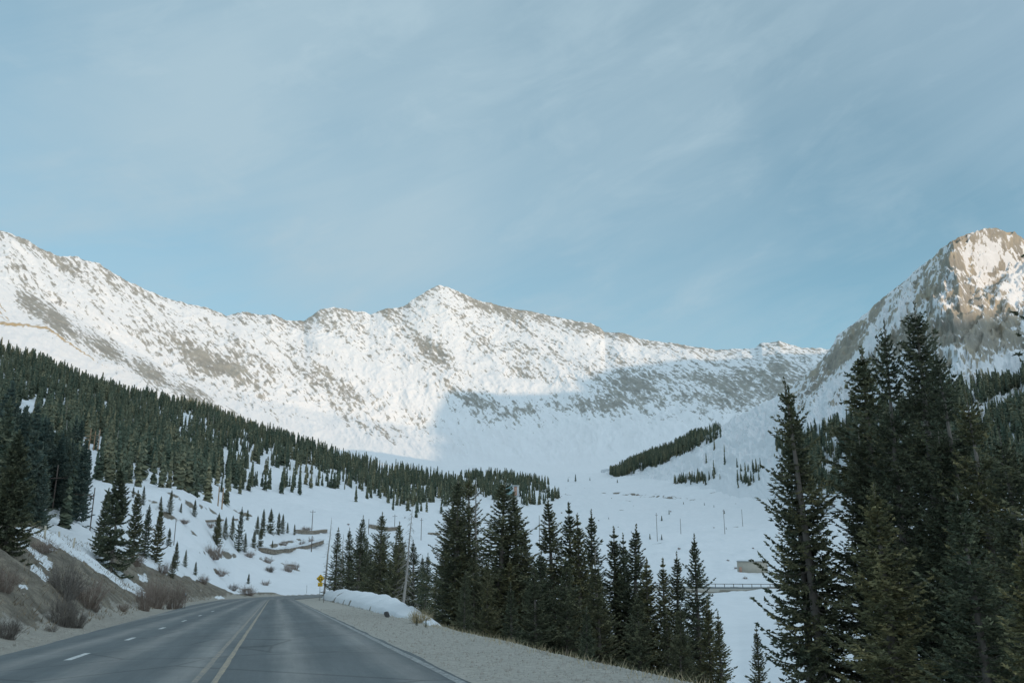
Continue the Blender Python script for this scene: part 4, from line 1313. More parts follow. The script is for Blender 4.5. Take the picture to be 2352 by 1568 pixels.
def acc_right(qx, qy, X, Y, d, rg):
    up = np.interp(qx, [1790, 1830, 1950, 2080, 2200, 2352, 2500], [1020, 1000, 968, 925, 895, 868, 850])
    lo = np.interp(qx, [1790, 1860, 1960, 2500], [1040, 1112, 1135, 1135])
    clear = inpoly(qx, qy, [(2200, 952), (2260, 925), (2352, 888), (2500, 850), (2500, 900), (2352, 932), (2280, 958), (2215, 972)])
    clear |= inpoly(qx, qy, [(1880, 1070), (1960, 1060), (1990, 1090), (1900, 1110)])
    k = (qy > up) & (qy < lo) & ~clear
    return k & (rg.random(len(qx)) < 0.9)


P, d = scatter(15000, 1780, 2480, 430, 1250, hpeak, acc_right, 16)
allT.append((P, np.random.default_rng(17).uniform(10, 17, len(P)), np.full(len(P), 4)))

TP = np.concatenate([a[0] for a in allT]); TH = np.concatenate([a[1] for a in allT]); TR = np.concatenate([a[2] for a in allT])
print('FOREST', len(TP), [len(a[0]) for a in allT])
size = TH / np.hypot(TP[:, 0], TP[:, 1])
tqx, tqy = proj(TP)
# cleared strips where the power line poles stand
TD = np.hypot(TP[:, 0], TP[:, 1]); tpx = TH / TD * F
clear = np.zeros(len(TP), bool)
for (x0, x1, y0, y1, dd) in ((188, 226, 980, 1034, 408), (48, 74, 920, 945, 650), (115, 123, 1064, 1150, 152), (102, 137, 1066, 1098, 152), (207, 215, 1119, 1170, 142), (494, 514, 1115, 1170, 292)):
    clear |= (TD < dd) & (tqx + tpx * 0.13 > x0) & (tqx - tpx * 0.13 < x1) & (tqy > y0) & (tqy - tpx < y1)
TP, TH, TR, tqx, tqy = TP[~clear], TH[~clear], TR[~clear], tqx[~clear], tqy[~clear]
size = TH / np.hypot(TP[:, 0], TP[:, 1])
inview = (tqx > -30) & (tqx < 2380)
order = np.argsort(-(size * inview))
single = order[:170]
rest = order[170:]
REG = [('dark spruce crowded into the near part of the forest on the hill above the bank', 'spruces of the hillside forest'),
       ('small spruce on the snowy knoll behind the hut', 'spruces of the snowy knoll'),
       ('small spruce of the loose clumps on the far valley floor', 'spruces of the far valley floor'),
       ('spruce of the dark patch on the far spur', 'spruces of the far spur'),
       ('bluish spruce of the forest under the right mountain', 'spruces under the right mountain')]
NEARF = [conifer_meshes('forest_spruce', M_needle_far, H=10.0, Rm=r_, seed=31 + i_, step=0.5, gap=0.04, nb=(6, 9), bl=0.36, bw=0.11, per=1, spacing=0.14, bare=0.02, point=0.9, up=0.3)[0] for i_, r_ in enumerate((1.7, 1.4, 2.0, 1.25))]


rg = np.random.default_rng(77)
for i in single:
    near = math.hypot(TP[i, 0], TP[i, 1]) < 420
    k = int(rg.integers(0, 4 if near else len(SMALL_ME)))
    o = link('spruce_tree', NEARF[k] if near else SMALL_ME[k], None, (TP[i, 0], TP[i, 1], TP[i, 2] - 0.3))
    u_ = 0.1 if near else 1.0
    o.scale = (TH[i] * u_ * rg.uniform(.9, 1.2),) * 2 + (TH[i] * u_,)
    o.rotation_euler = (0, 0, rg.uniform(0, 6.28))
    lab, grp = REG[int(TR[i])]
    tag(o, lab, 'tree', grp)


def forest_mass(name, idx, protos, label):
    VV, TT, tt, n = [], [], [], 0
    for i in idx:
        V, T, t = protos[int(rg.integers(0, len(protos)))]
        a = rg.uniform(0, 6.28); c, s = math.cos(a), math.sin(a); w = TH[i] * rg.uniform(.85, 1.2)
        Q = np.empty_like(V)
        Q[:, 0] = (V[:, 0] * c - V[:, 1] * s) * w + TP[i, 0]; Q[:, 1] = (V[:, 0] * s + V[:, 1] * c) * w + TP[i, 1]; Q[:, 2] = V[:, 2] * TH[i] + TP[i, 2] - 0.3
        VV.append(Q); TT.append(T + n); n += len(V)
        tt.append(np.clip(t + rg.normal(0, 0.26), 0, 1))
    o = link(name, mesh(name, np.concatenate(VV), np.concatenate(TT), M_needle_far, attrs={'tint': np.concatenate(tt)}))
    tag(o, label, 'forest', kind='stuff')


# grey dead trunks standing among the living trees
rgd = np.random.default_rng(90)
DT = []
for q in range(3):
    m = MB(); m.tube([(0, 0, -0.05), (0.01, 0.005, 0.5), (0, 0, 1.0)], [0.011, 0.008, 0.002], 5)
    for z in np.linspace(0.3, 0.93, 16):
        a = rgd.uniform(0, 6.28); L = 0.07 * (1.1 - z) * rgd.uniform(.5, 1.3)
        m.tube([(0, 0, z), (math.cos(a) * L, math.sin(a) * L, z - L * 0.3)], [0.003, 0.001], 3, False)
    DT.append(m)
DT = [m.build('dead_tree', M_grey_wood).data for m in DT]
for o in [o for o in COL.objects if o.name.startswith('dead_tree') and o.data in DT]:
    bpy.data.objects.remove(o)
cand = [i for i in range(len(TP)) if TR[i] == 0 and 0 < tqx[i] < 1050 and np.hypot(TP[i, 0], TP[i, 1]) > 180]
for q, i in enumerate(rgd.choice(cand, 34, replace=False)):
    o = link('dead_tree', DT[q % 3], None, (TP[i, 0] + 1.5, TP[i, 1] - 2.0, TP[i, 2] - 0.2))
    h = rgd.uniform(11, 17); o.scale = (h * 1.2, h * 1.2, h); o.rotation_euler = (rgd.uniform(-.05, .05), rgd.uniform(-.05, .05), rgd.uniform(0, 6.28))
    tag(o, 'thin grey dead trunk standing among the living spruces of the hillside forest', 'tree', 'dead trunks of the hillside forest')

forest_mass('forest', rest, SMALL, 'dense dark spruce forest covering the far hillsides and spurs')


# ------------------------------------------------------------------ snow bank ploughed up along the gravel
def build_snow_bank():
    s = np.linspace(33, 136, 150); t = np.linspace(0, 1, 26)
    Sg, Tg = np.meshgrid(s, t, indexing='ij')
    inner = np.interp(s, [36, 60, 100, 136], [6.0, 6.2, 6.6, 7.0])[:, None] + fbm(Sg / 6, Sg * 0, 3, 301) * 0.45
    width = np.interp(s, [33, 40, 50, 62, 80, 110, 136], [0.6, 1.5, 2.8, 4.0, 4.9, 5.0, 1.2])[:, None]
    Hh = np.interp(s, [33, 40, 48, 58, 75, 100, 122, 131, 136], [0.0, 0.16, 0.46, 0.80, 1.05, 1.3, 1.45, 1.2, 0.0])[:, None]
    L = inner + width * Tg
    prof = np.sin(np.clip(Tg, 0, 1) ** 0.8 * math.pi) ** 0.8
    cx = np.interp(Sg, RA, RP[:, 0]); cy = np.interp(Sg, RA, RP[:, 1]); h = np.interp(Sg, RA, RH)
    X = cx + np.cos(h) * L; Y = cy - np.sin(h) * L
    G = ground_h(X, Y)
    zr = np.interp(Sg, RA, RZ)
    top = zr + Hh * (0.85 + 0.3 * fbm(X / 4, Y / 4, 4, 303)) * prof + 0.06 * fbm(X / 0.8, Y / 0.8, 3, 304) * prof
    top = top - 0.62 * np.maximum(L - inner - 0.5 * width, 0)
    Z = np.where((Tg > 0.02) & (Tg < 0.98), np.maximum(top, G + 0.03), G - 0.12)
    Z[0] = G[0] - 0.12; Z[-1] = G[-1] - 0.12
    snow = np.where(Tg < 0.03 + 0.05 * fbm(Sg / 5, Sg * 0, 4, 305), 0.25, 1.0)
    snow = snow - 0.7 * gauss(Sg, Tg, 104, 0.18, 3.0, 0.15) - 0.75 * gauss(Sg, Tg, 58, 0.45, 1.2, 0.06)
    me = mesh('snow_bank', np.stack([X, Y, Z], -1), gridfaces(len(s), len(t)), M_ground, True, attrs={'snow': snow, 'gravel': np.full(X.shape, 0.3)})
    tag(link('snow_bank', me), 'rounded bank of ploughed snow along the gravel shoulder before the bend', 'snow bank')


build_snow_bank()


def plate(pts, th, y0=0.0):
    """flat polygon in the x-z plane, given thickness towards -y"""
    n = len(pts)
    V = [(x, y0, z) for x, z in pts] + [(x, y0 - th, z) for x, z in pts]
    q = [[i, (i + 1) % n, n + (i + 1) % n, n + i] for i in range(n)]
    t = [[0, i + 1, i] for i in range(1, n - 1)] + [[n, n + i, n + i + 1] for i in range(1, n - 1)]
    return V, q, t


def diamond(r, cr):
    out = []
    for k in range(4):
        a = k * math.pi / 2
        c = np.array([math.cos(a), math.sin(a)]) * (r - cr * 1.414)
        for j in (-45, -22, 0, 22, 45):
            out.append(tuple(c + cr * np.array([math.cos(a + R(j)), math.sin(a + R(j))])))
    return out


def build_sign():
    P, d = hit(735, 1368, 60, 400)
    d = 118.0
    b = at(735, 1350, d); z0 = gz(b[0], b[1])
    e = empty('road_sign', (b[0], b[1], z0), -math.atan2(b[0], b[1]))
    tag(e, 'yellow diamond hairpin bend sign with a small speed plate under it', 'road sign')
    zc = at(734, 1328, d)[2] - z0
    MB().box((0, 0.04, (zc + 0.35 - 0.4) / 2), (0.07, 0.05, zc + 0.75)).build('post', M_steel, e)
    m = MB(); m.add(*plate([(x, z + zc) for x, z in diamond(0.56, 0.06)], 0.012, 0.0)); m.build('sign_plate', M_yellow, e)
    sp = [o for o in e.children if o.name.startswith('sign_plate')][0]
    # hairpin arrow: up, round to the right and down again
    m = MB()
    path_ = [(-0.17, -0.22)] + [(-0.17, 0.0)] + [(0.0 - 0.17 * math.cos(R(a)), 0.05 + 0.17 * math.sin(R(a))) for a in range(0, 181, 15)] + [(0.17, -0.04)]
    for (x1, z1), (x2, z2) in zip(path_[:-1], path_[1:]):
        L = math.hypot(x2 - x1, z2 - z1); ux, uz = (x2 - x1) / L, (z2 - z1) / L
        px_, pz_ = -uz * 0.043, ux * 0.043
        x1 -= ux * 0.008; z1 -= uz * 0.008; x2 += ux * 0.008; z2 += uz * 0.008
        m.add(*plate([(x1 + px_, z1 + pz_ + zc), (x2 + px_, z2 + pz_ + zc), (x2 - px_, z2 - pz_ + zc), (x1 - px_, z1 - pz_ + zc)], 0.004, -0.014))
    m.add(*plate([(0.06, zc - 0.03), (0.28, zc - 0.03), (0.17, zc - 0.22)], 0.004, -0.014))
    m.build('arrow', M_black, sp)
    m = MB()
    b_ = [(x * 0.91, z * 0.91 + zc) for x, z in diamond(0.56, 0.06)]
    c_ = [(x * 0.87, z * 0.87 + zc) for x, z in diamond(0.56, 0.06)]
    n = len(b_)
    V = [(x, -0.0145, z) for x, z in b_] + [(x, -0.0145, z) for x, z in c_]
    m.add(V, [[i, (i + 1) % n, n + (i + 1) % n, n + i] for i in range(n)])
    m.build('border', M_black, sp)
    zp = at(734, 1341.5, d)[2] - z0
    m = MB(); m.box((0, -0.006, zp), (0.62, 0.012, 0.50)); pl = m.build('speed_plate', M_yellow, e)
    m = MB()
    m.box((-0.11, -0.015, zp + 0.05), (0.05, 0.004, 0.26))
    for (x, z, w, h_) in ((0.10, 0.16, 0.17, 0.045), (0.037, 0.11, 0.045, 0.10), (0.10, 0.055, 0.17, 0.045), (0.163, 0.0, 0.045, 0.10), (0.10, -0.055, 0.17, 0.045)):
        m.box((x, -0.015, zp + z), (w, 0.004, h_))
    m.build('number', M_black, pl)


build_sign()


def thin_post(x, ytop, ybot, lab, name='snow_pole', mat=M_dark_pole, r=0.03, cat='pole', lean=0.0, dmin=20, group=None, cap=None):
    P, d = hit(x, ybot, dmin, 500)
    h = (ybot - ytop) / F * d
    e = empty(name, tuple(P))
    e.rotation_euler = (0, lean, 0)
    tag(e, lab, cat, group)
    m = MB(); m.tube([(0, 0, -0.3), (0, 0, h)], r, 8); m.build('pole', mat, e)
    if cap is not None:
        m = MB(); m.box((0, -0.035, h - 0.16), (0.09, 0.012, 0.22)); m.build('reflector', cap, e)
    return e


thin_post(743, 1329, 1383, 'thin dark marker pole at the tip of the snow bank beside the yellow sign', r=0.032, cap=M_steel)
thin_post(424, 1365, 1398, 'short thin marker post at the foot of the brown bank', r=0.025, cap=M_steel)
thin_post(704, 1345, 1362, 'thin marker post on the far edge of the bend', r=0.03, cap=M_steel, dmin=90)
for (x, yt, yb, ln, lab) in ((55, 1186, 1214, 0.02, 'tallest pale fence post on the snowy crest of the bank, nearest the frame edge'), (104, 1206, 1226, -0.05, 'pale leaning fence post on the crest, second along'), (139, 1209, 1229, -0.12, 'most tilted pale fence post on the crest of the bank'), (171, 1221, 1236, 0.03, 'shortest pale fence post, close to the big spruces')):
    d = {55: 62.5, 104: 68.0, 139: 73.5, 171: 79.0}[x]
    b = at(x, yb, d)
    h = (yb - yt) / F * d + 0.25
    e = MB(); e.box((0, 0, h / 2 - 0.2), (0.13, 0.11, h + 0.4)); o = e.build('fence_post', M_pale_pole)
    o.location = (b[0], b[1], gz(b[0], b[1])); o.rotation_euler = (0, ln, 0.4)
    tag(o, lab, 'fence post')


# ------------------------------------------------------------------ shrubs
def shrub_mesh(seed, n=150):
    """unit bush (1 wide, 1 high) of fine bare twigs forking outwards"""
    rg = np.random.default_rng(seed)
    V, T, k = [], [], 0
    def blade(a, b, w):
        nonlocal k
        d = b - a
        s = np.cross(d, rg.normal(size=3)); s = s / (np.linalg.norm(s) + 1e-9) * w
        V.extend([a - s, a + s, b]); T.append([k, k + 1, k + 2]); k += 3
    lobes = rg.uniform(0.75, 1.1, 7)
    for i in range(n):
        a0 = rg.uniform(0, 6.28); q = math.sqrt(rg.random())
        base = np.array([math.cos(a0) * 0.20 * q, math.sin(a0) * 0.20 * q, -0.05])
        a1 = a0 + rg.uniform(-.5, .5)
        el = rg.uniform(0.25, 1.0) ** 0.7 * 1.45
        ln = rg.uniform(0.55, 1.0) * lobes[int(a1 % 6.28 / 6.28 * 7)]
        tip = base + np.array([math.cos(a1) * 0.50 * math.cos(el) * ln, math.sin(a1) * 0.50 * math.cos(el) * ln, math.sin(el) * 0.95 * ln])
        mid = base * 0.5 + tip * 0.5 + np.array([0, 0, 0.05]) + rg.normal(0, 0.02, 3)
        blade(base, mid, 0.009); blade(mid - (tip - mid) * .1, tip, 0.006)
        for q in range(7):
            f = rg.uniform(0.35, 1.0); p = (base * (1 - f) + tip * f) if f > .5 else base + (mid - base) * 2 * f
            dv = (tip - base) * 0.16 + rg.normal(0, 0.055, 3); dv[2] = abs(dv[2]) * 0.8
            blade(p, p + dv * rg.uniform(.6, 1.2), 0.0035)
    return np.array(V), np.array(T)


SHR = [shrub_mesh(400 + i, n) for i, n in enumerate((210, 170, 140))]
SHR_ME = [[mesh('bare_shrub', V, T, m) for V, T in SHR] for m in (M_twig, M_twig_dark, M_straw)]


def shrub(x0, x1, y0, y1, mt, lab, dmin=12, group=None, kind=None):
    P, d = hit((x0 + x1) / 2, y1, dmin, 500)
    w = (x1 - x0) / F * d; h = (y1 - y0) / F * d
    o = link('bare_shrub', SHR_ME[mt][random.randrange(3) if kind is None else kind], None, (P[0], P[1], P[2] - 0.03))
    o.scale = (w * 1.15, w * 1.15, h * 0.88); o.rotation_euler = (0, 0, random.uniform(0, 6.28))
    tag(o, lab, 'shrub', group)


for (x0, x1, y0, y1, mt, lab) in (
    (100, 192, 1272, 1372, 1, 'largest dark bare willow on the bank, spreading in the middle of the brown slope'),
    (150, 240, 1312, 1392, 0, 'reddish willow on the downhill flank of the largest one'),
    (104, 172, 1340, 1436, 1, 'dark bush halfway down the bank above the gravel'),
    (150, 200, 1385, 1442, 1, 'ragged dark bush reaching down to the gravel ditch'),
    (-25, 38, 1280, 1356, 0, 'brown bush at the frame edge below the large spruce'),
    (-20, 46, 1398, 1466, 1, 'low dark brush in the frame corner by the road'),
    (100, 132, 1428, 1450, 1, 'small isolated tuft of twigs by the gravel ditch'),
    (58, 130, 1234, 1270, 0, 'thin brush under the snowy crest with the fence posts'),
    (306, 352, 1320, 1402, 0, 'bare willow at the lower tip of the snow tongue'),
    (326, 386, 1296, 1396, 0, 'tall reddish willow thicket near the marker post'),
    (372, 430, 1316, 1398, 0, 'second reddish willow thicket, touching the marker post'),
    (292, 330, 1266, 1302, 0, 'bush between the largest spruce and the narrow pair'),
    (356, 390, 1286, 1316, 0, 'bush at the foot of the narrow pair of spruces'),
    (452, 482, 1312, 1340, 0, 'bush at the snow edge on the end of the bank'),
    (200, 232, 1372, 1404, 0, 'small bush low on the bank between the big willow and the snow tongue'),
    (262, 296, 1378, 1402, 0, 'flat twiggy tuft at the bottom of the snow tongue'),
    (464, 514, 1240, 1284, 0, 'wide red brown willow below the spruce cluster'),
    (602, 628, 1274, 1293, 0, 'brown bush on the snow under the rock cut'),
    (607, 632, 1293, 1313, 1, 'dark bush lowest on the snow under the rock cut'),
    (648, 676, 1284, 1312, 0, 'ragged bush midway on the snowfield before the yellow sign'),
    (668, 690, 1286, 1306, 0, 'bush beside the ragged one on the snowfield'),
    (484, 524, 1300, 1323, 0, 'low bush on bare ground above the bend'),
    (684, 704, 1232, 1255, 0, 'bush on top of the rock cut'),
    (706, 722, 1228, 1247, 0, 'round bush at the end of the rock cut'),
    (548, 590, 1338, 1366, 0, 'straw coloured brush at the outer edge of the bend'),
    (598, 622, 1328, 1344, 0, 'small bush close above the bend'),
    (520, 548, 1336, 1356, 1, 'dark small bush on the snow edge before the bend'),
    (640, 664, 1236, 1252, 0, 'low bush over the stone face'),
    (690, 716, 1204, 1220, 0, 'scrubby brush behind the stone wall'),
    (560, 586, 1262, 1280, 0, 'scrub at the start of the rock cut'),
    (408, 436, 1186, 1202, 0, 'scrub patch on the white slope under the terrace'),
    (470, 494, 1196, 1212, 0, 'scrub patch left of the spruce cluster'),
):
    shrub(x0, x1, y0, y1, mt, lab)
for (x0, x1, y0, y1, lab, mt) in ((928, 1000, 1388, 1424, 'pale tangled dead brush at the end of the snow bank', 2), (880, 930, 1366, 1396, 'grey bare brush under the leaning snag', 0), (770, 800, 1335, 1360, 'grey brush at the foot of the first dead snag', 0)):
    P, d = hit((x0 + x1) / 2, y1 + 4, 30, 140)
    w = (x1 - x0) / F * d
    o = link('bare_shrub', SHR_ME[mt][0], None, (P[0], P[1], P[2] - 0.05)); o.scale = (w, w, (y1 - y0) / F * d * 1.1)
    tag(o, lab, 'shrub')
for i, (x, y) in enumerate(((1672, 1288), (1690, 1306), (1712, 1330), (1560, 1262), (1465, 1231), (1420, 1211), (1375, 1196), (1640, 1212), (1790, 1225), (1290, 1178), (1455, 1162), (1585, 1150), (1690, 1158), (1330, 1240), (1250, 1215), (800, 1205), (930, 1190), (1000, 1252), (1730, 1260), (1405, 1145), (1290, 1140), (1540, 1175))):
    P, d = hit(x, y, 120, 1300)
    o = link('bare_shrub', SHR_ME[0][i % 3], None, (P[0], P[1], P[2] - 0.05))
    w = random.uniform(1.2, 2.6); o.scale = (w, w, w * 0.6)
    tag(o, 'tiny dark shrub poking out of the open valley snow', 'shrub', 'shrubs of the open valley snow')
for i, (x, y, yb) in enumerate(((1493, 1226, 1238), (1520, 1228, 1240), (1520, 1184, 1195), (1537, 1172, 1182), (1664, 1172, 1180), (1371, 1207, 1212), (1450, 1218, 1223), (1398, 1187, 1192), (1668, 1210, 1215), (1640, 1160, 1166), (1570, 1152, 1158), (1618, 1154, 1160), (1305, 1098, 1106), (1355, 1096, 1103), (1418, 1100, 1108), (1322, 1090, 1106), (1688, 1058, 1076), (1640, 1072, 1090))):
    P, d = hit(x, yb, 120, 1400)
    o = link('spruce_sapling', SMALL_ME[i % 6], None, (P[0], P[1], P[2] - 0.1))
    h = (yb - y) / F * d; o.scale = (h * 1.5, h * 1.5, h)
    tag(o, 'tiny lone spruce standing out in the open valley snow', 'tree', 'lone spruces of the open valley snow')


# ------------------------------------------------------------------ poles and wires
def pole_thing(x, ytop, ybot, lab, arm=None, mat=M_pole, r=0.16, dmin=90, d=None):
    if d is None:
        P, d = hit(x, ybot, dmin, 1300)
    else:
        P = at(x, ybot, d); P[2] = gz(P[0], P[1])
    top = at(x, ytop, d)
    h = top[2] - P[2]
    e = empty('utility_pole', tuple(P), -math.atan2(P[0], P[1]))
    tag(e, lab, 'utility pole')
    m = MB(); m.tube([(0, 0, -0.6), (0, 0, h)], [r * 1.15, r * 0.85], 8); m.build('pole', mat, e)
    for (dz, w, tilt, side) in (arm or ()):
        m = MB(); m.box((side * w, -r - 0.06, 0), (w, 0.12, 0.16), 0.0)
        for q in (-0.45, 0.0, 0.45):
            m.tube([(side * w + q * w, -r - 0.06, 0.07), (side * w + q * w, -r - 0.06, 0.36)], 0.05, 6)
        o = m.build('crossarm', mat, e); o.location = (0, 0, h - dz); o.rotation_euler = (0, tilt, 0)
    return e, P, h, d


for (x, yt, yb, lab, arm) in (
    (716, 1171, 1220, 'utility pole rising behind the stone wall', [(0.8, 2.4, 0, 0)]),
    (715, 1230, 1267, 'bare pole standing in front of the rock cut', None),
    (846, 1191, 1227, 'bare pole beside the second stone wall in the meadow', None),
    (906, 1181, 1217, 'pole with a crossarm at the end of the second stone wall', [(1.0, 2.6, 0, 0)]),
    (967, 1189, 1241, 'tall pole on the meadow between the snag and the roadside row', [(1.2, 1.6, 0, 0)]),
    (1239, 1183, 1256, 'thin pole standing behind the middle of the roadside row', None),
    (1510, 1177, 1243, 'tallest thin pole on the open valley snow', [(1.6, 1.6, 0, 0)]),
    (1564, 1190, 1226, 'shorter thin pole on the open valley snow', None),
    (1665, 1169, 1226, 'thin pole on the open valley snow near the lone spruce clump', [(1.0, 1.6, 0, 0)]),
    (1706, 1169, 1208, 'thin pole next to the branches of the tall thin spruce', None),
):
    pole_thing(x, yt, yb, lab, arm, M_dark_pole, 0.15)
pole_thing(399, 1194, 1252, 'thin bare pole above the bank with a little spruce at its foot', None, M_dark_pole, 0.07, 40)
wp = {}
wp['t'] = pole_thing(119, 1066, 1180, 'brown pole with one long tilted crossarm among the near forest', [(2.15, 3.3, -0.06, 0)], M_dark_pole, 0.10, d=150)
pole_thing(211, 1119, 1180, 'brown pole with a low crossarm before the white terrace', [(1.3, 2.6, 0.1, -0.5)], M_dark_pole, 0.08, d=140)
wp['r1'] = pole_thing(500, 1117, 1166, 'first of two close brown poles at the forest foot above the spruce cluster', None, M_pole, 0.18, d=285)
wp['r2'] = pole_thing(509, 1119, 1172, 'second of two close brown poles at the forest foot, the redder one', None, M_pole, 0.20, d=285)


def h_frame(xs, ytops, ybot, d, arms, lab, mat):
    ps = [at(x, ybot, d) for x in xs]
    c = sum(ps) / len(ps); z0 = gz(c[0], c[1])
    e = empty('power_pylon', (c[0], c[1], z0), -math.atan2(c[0], c[1]))
    tag(e, lab, 'power pole')
    off = [((x - sum(xs) / len(xs)) / F * d) for x in xs]
    tops = [at(x, y, d)[2] - z0 for x, y in zip(xs, ytops)]
    for o_, t_ in zip(off, tops):
        m = MB(); m.tube([(o_, 0, -0.6), (o_, 0, t_)], [0.26, 0.20], 8); m.build('pole', mat, e)
    for (y, xa, xb, tl) in arms:
        z = at(xs[0], y, d)[2] - z0
        a, b = [((x - sum(xs) / len(xs)) / F * d) for x in (xa, xb)]
        m = MB(); m.tube([(a, -0.3, z - tl), (b, -0.3, z + tl)], 0.13, 6); m.build('crossarm', mat, e)
    return e


h_frame([205, 221.5, 213.5], [983, 985, 989], 1040, 400, [(1000, 193, 221, 0.35), (1009, 193, 210, 0.0)], 'three brown poles of a power line frame standing out of the dark forest', M_pole)
h_frame([55.5, 67], [925, 924], 946, 640, [(925.5, 55, 67.5, 0), (929, 55, 67.5, 0)], 'pale two legged power line frame high up in the dark forest', M_pale_pole)


def wire(name, pts, sag, lab, r=0.05, n=4, gap=0.8):
    for k in range(1):
        m = MB()
        for j in range(n):
            for (A, B) in zip(pts[:-1], pts[1:]):
                t = np.linspace(0, 1, 14)[:, None]
                A_ = A + np.array([0, 0, -gap * j]); B_ = B + np.array([0, 0, -gap * 0.8 * j])
                p = A_ * (1 - t) + B_ * t
                p[:, 2] -= 4 * sag * (t * (1 - t))[:, 0]
                m.tube(p, r, 4, False)
        o = m.build(name, M_wire)
        tag(o, lab, 'power line')


wire('power_line', [at(222, 998, 400), at(466, 1116, 300)], 1.8, 'pale wires sloping down in front of the hillside forest', 0.055, 4, 0.95)
wire('power_line', [at(-60, 985, 400), at(205, 1000, 400)], 2.0, 'faint wires running from the brown frame to the frame edge', 0.035, 2, 1.2)
wire('power_line', [at(-60, 1020, 145), at(101, 1090, 150)], 1.0, 'faint wires running to the pole with the tilted crossarm', 0.025, 2, 1.0)

# ------------------------------------------------------------------ walls, hut, guardrail
M_wall = plain('beige_concrete', (0.46, 0.42, 0.35), 0.9, 0.22, 1.2)
M_logs = plain('stacked_stone', (0.30, 0.255, 0.20), 0.9, 0.65, 1.6)
M_green = plain('faded_green_metal', (0.27, 0.40, 0.40), 0.6, 0.15, 1.0)
M_white_metal = plain('white_metal', (0.56, 0.58, 0.58), 0.6, 0.12, 1.0)
M_rust = plain('faded_rusty_door', (0.46, 0.27, 0.20), 0.7, 0.2, 1.5)
M_roof_snow = plain('roof_snow', SNOW, 0.8, 0.05, 2.0)
M_cement = plain('grey_concrete', (0.40, 0.40, 0.38), 0.9, 0.2, 1.0)


def retaining_wall(pts, hpx, lab, dmin=150, depth=1.4, cap=True):
    """row of rough courses following the slope"""
    P = []
    for x, y in pts:
        p, d = hit(x, y, dmin, 700); P.append((p, d))
    e = empty('retaining_wall', tuple(P[0][0]))
    tag(e, lab, 'wall')
    o0 = P[0][0]
    rg = np.random.default_rng(int(pts[0][0]))
    m = MB(); s = MB()
    for (a, da), (b, db) in zip(P[:-1], P[1:]):
        L = np.linalg.norm(b - a); n = max(2, int(L / 1.5)); h = hpx / F * da
        ang = math.atan2(b[1] - a[1], b[0] - a[0])
        for i in range(n):
            c = a + (b - a) * ((i + 0.5) / n) - o0
            for k in range(3):
                hh_ = h / 3
                m.box(c + np.array([rg.uniform(-.1, .1), rg.uniform(-.12, .12) + 0.15 * k, hh_ * (k + 0.5) - 0.1]), (L / n * rg.uniform(.85, 1.02), depth * rg.uniform(.8, 1.1), hh_ * rg.uniform(.8, .98)), ang + rg.uniform(-.06, .06))
            s.box(c + np.array([0, 0.5, h + 0.10 + rg.uniform(-.1, .05)]), (L / n * rg.uniform(1.0, 1.2), depth * 1.3, 0.3), ang)
    m.build('stones', M_logs, e)
    if cap: s.build('snow_cap', M_roof_snow, e, True)


retaining_wall([(681, 1223), (700, 1226), (722, 1226), (749, 1222)], 8, 'rough stone wall capped with snow behind the upper spruce clump', cap=False)
retaining_wall([(598, 1266), (625, 1272), (660, 1268), (700, 1260), (740, 1247)], 9, 'long curved stone face under the snow, first cut above the bend')
retaining_wall([(846, 1212), (872, 1215), (890, 1219), (911, 1217)], 8, 'stone wall half buried in snow out on the meadow')
retaining_wall([(984, 1226), (1010, 1228)], 4, 'short low stone wall showing just before the roadside row', cap=False)
retaining_wall([(472, 1198), (500, 1196), (542, 1194)], 4, 'thin dark wall line under the forest, behind the spruce cluster', cap=False)


def build_box_wall():
    P, d = hit(1694, 1313, 200, 700)
    Q, d2 = hit(1762, 1314, 200, 700)
    d = (d + d2) / 2
    a = at(1694, 1313, d); b = at(1764, 1313, d)
    w = np.linalg.norm(b[:2] - a[:2]); h = 23 / F * d
    c = (a + b) / 2; z0 = min(gz(a[0], a[1]), gz(b[0], b[1]))
    e = empty('concrete_building', (c[0], c[1], z0), math.atan2(b[1] - a[1], b[0] - a[0]))
    tag(e, 'low beige windowless concrete building half hidden by the tall thin spruce', 'building')
    m = MB(); m.box((0, 2.5, h / 2 - 0.4), (w, 5.0, h + 0.6)); m.build('wall', M_wall, e)
    m = MB(); m.box((0, 2.5, h + 0.02), (w + 0.25, 5.25, 0.22)); m.build('parapet', M_cement, e)
    m = MB(); m.box((0, 2.5, h + 0.24), (w - 0.2, 4.8, 0.22)); m.build('snow_cap', M_roof_snow, e)
    m = MB(); m.box((-w / 2 + 1.1, -0.03, 1.0), (0.9, 0.05, 1.9)); m.build('door', M_rust, e)


build_box_wall()


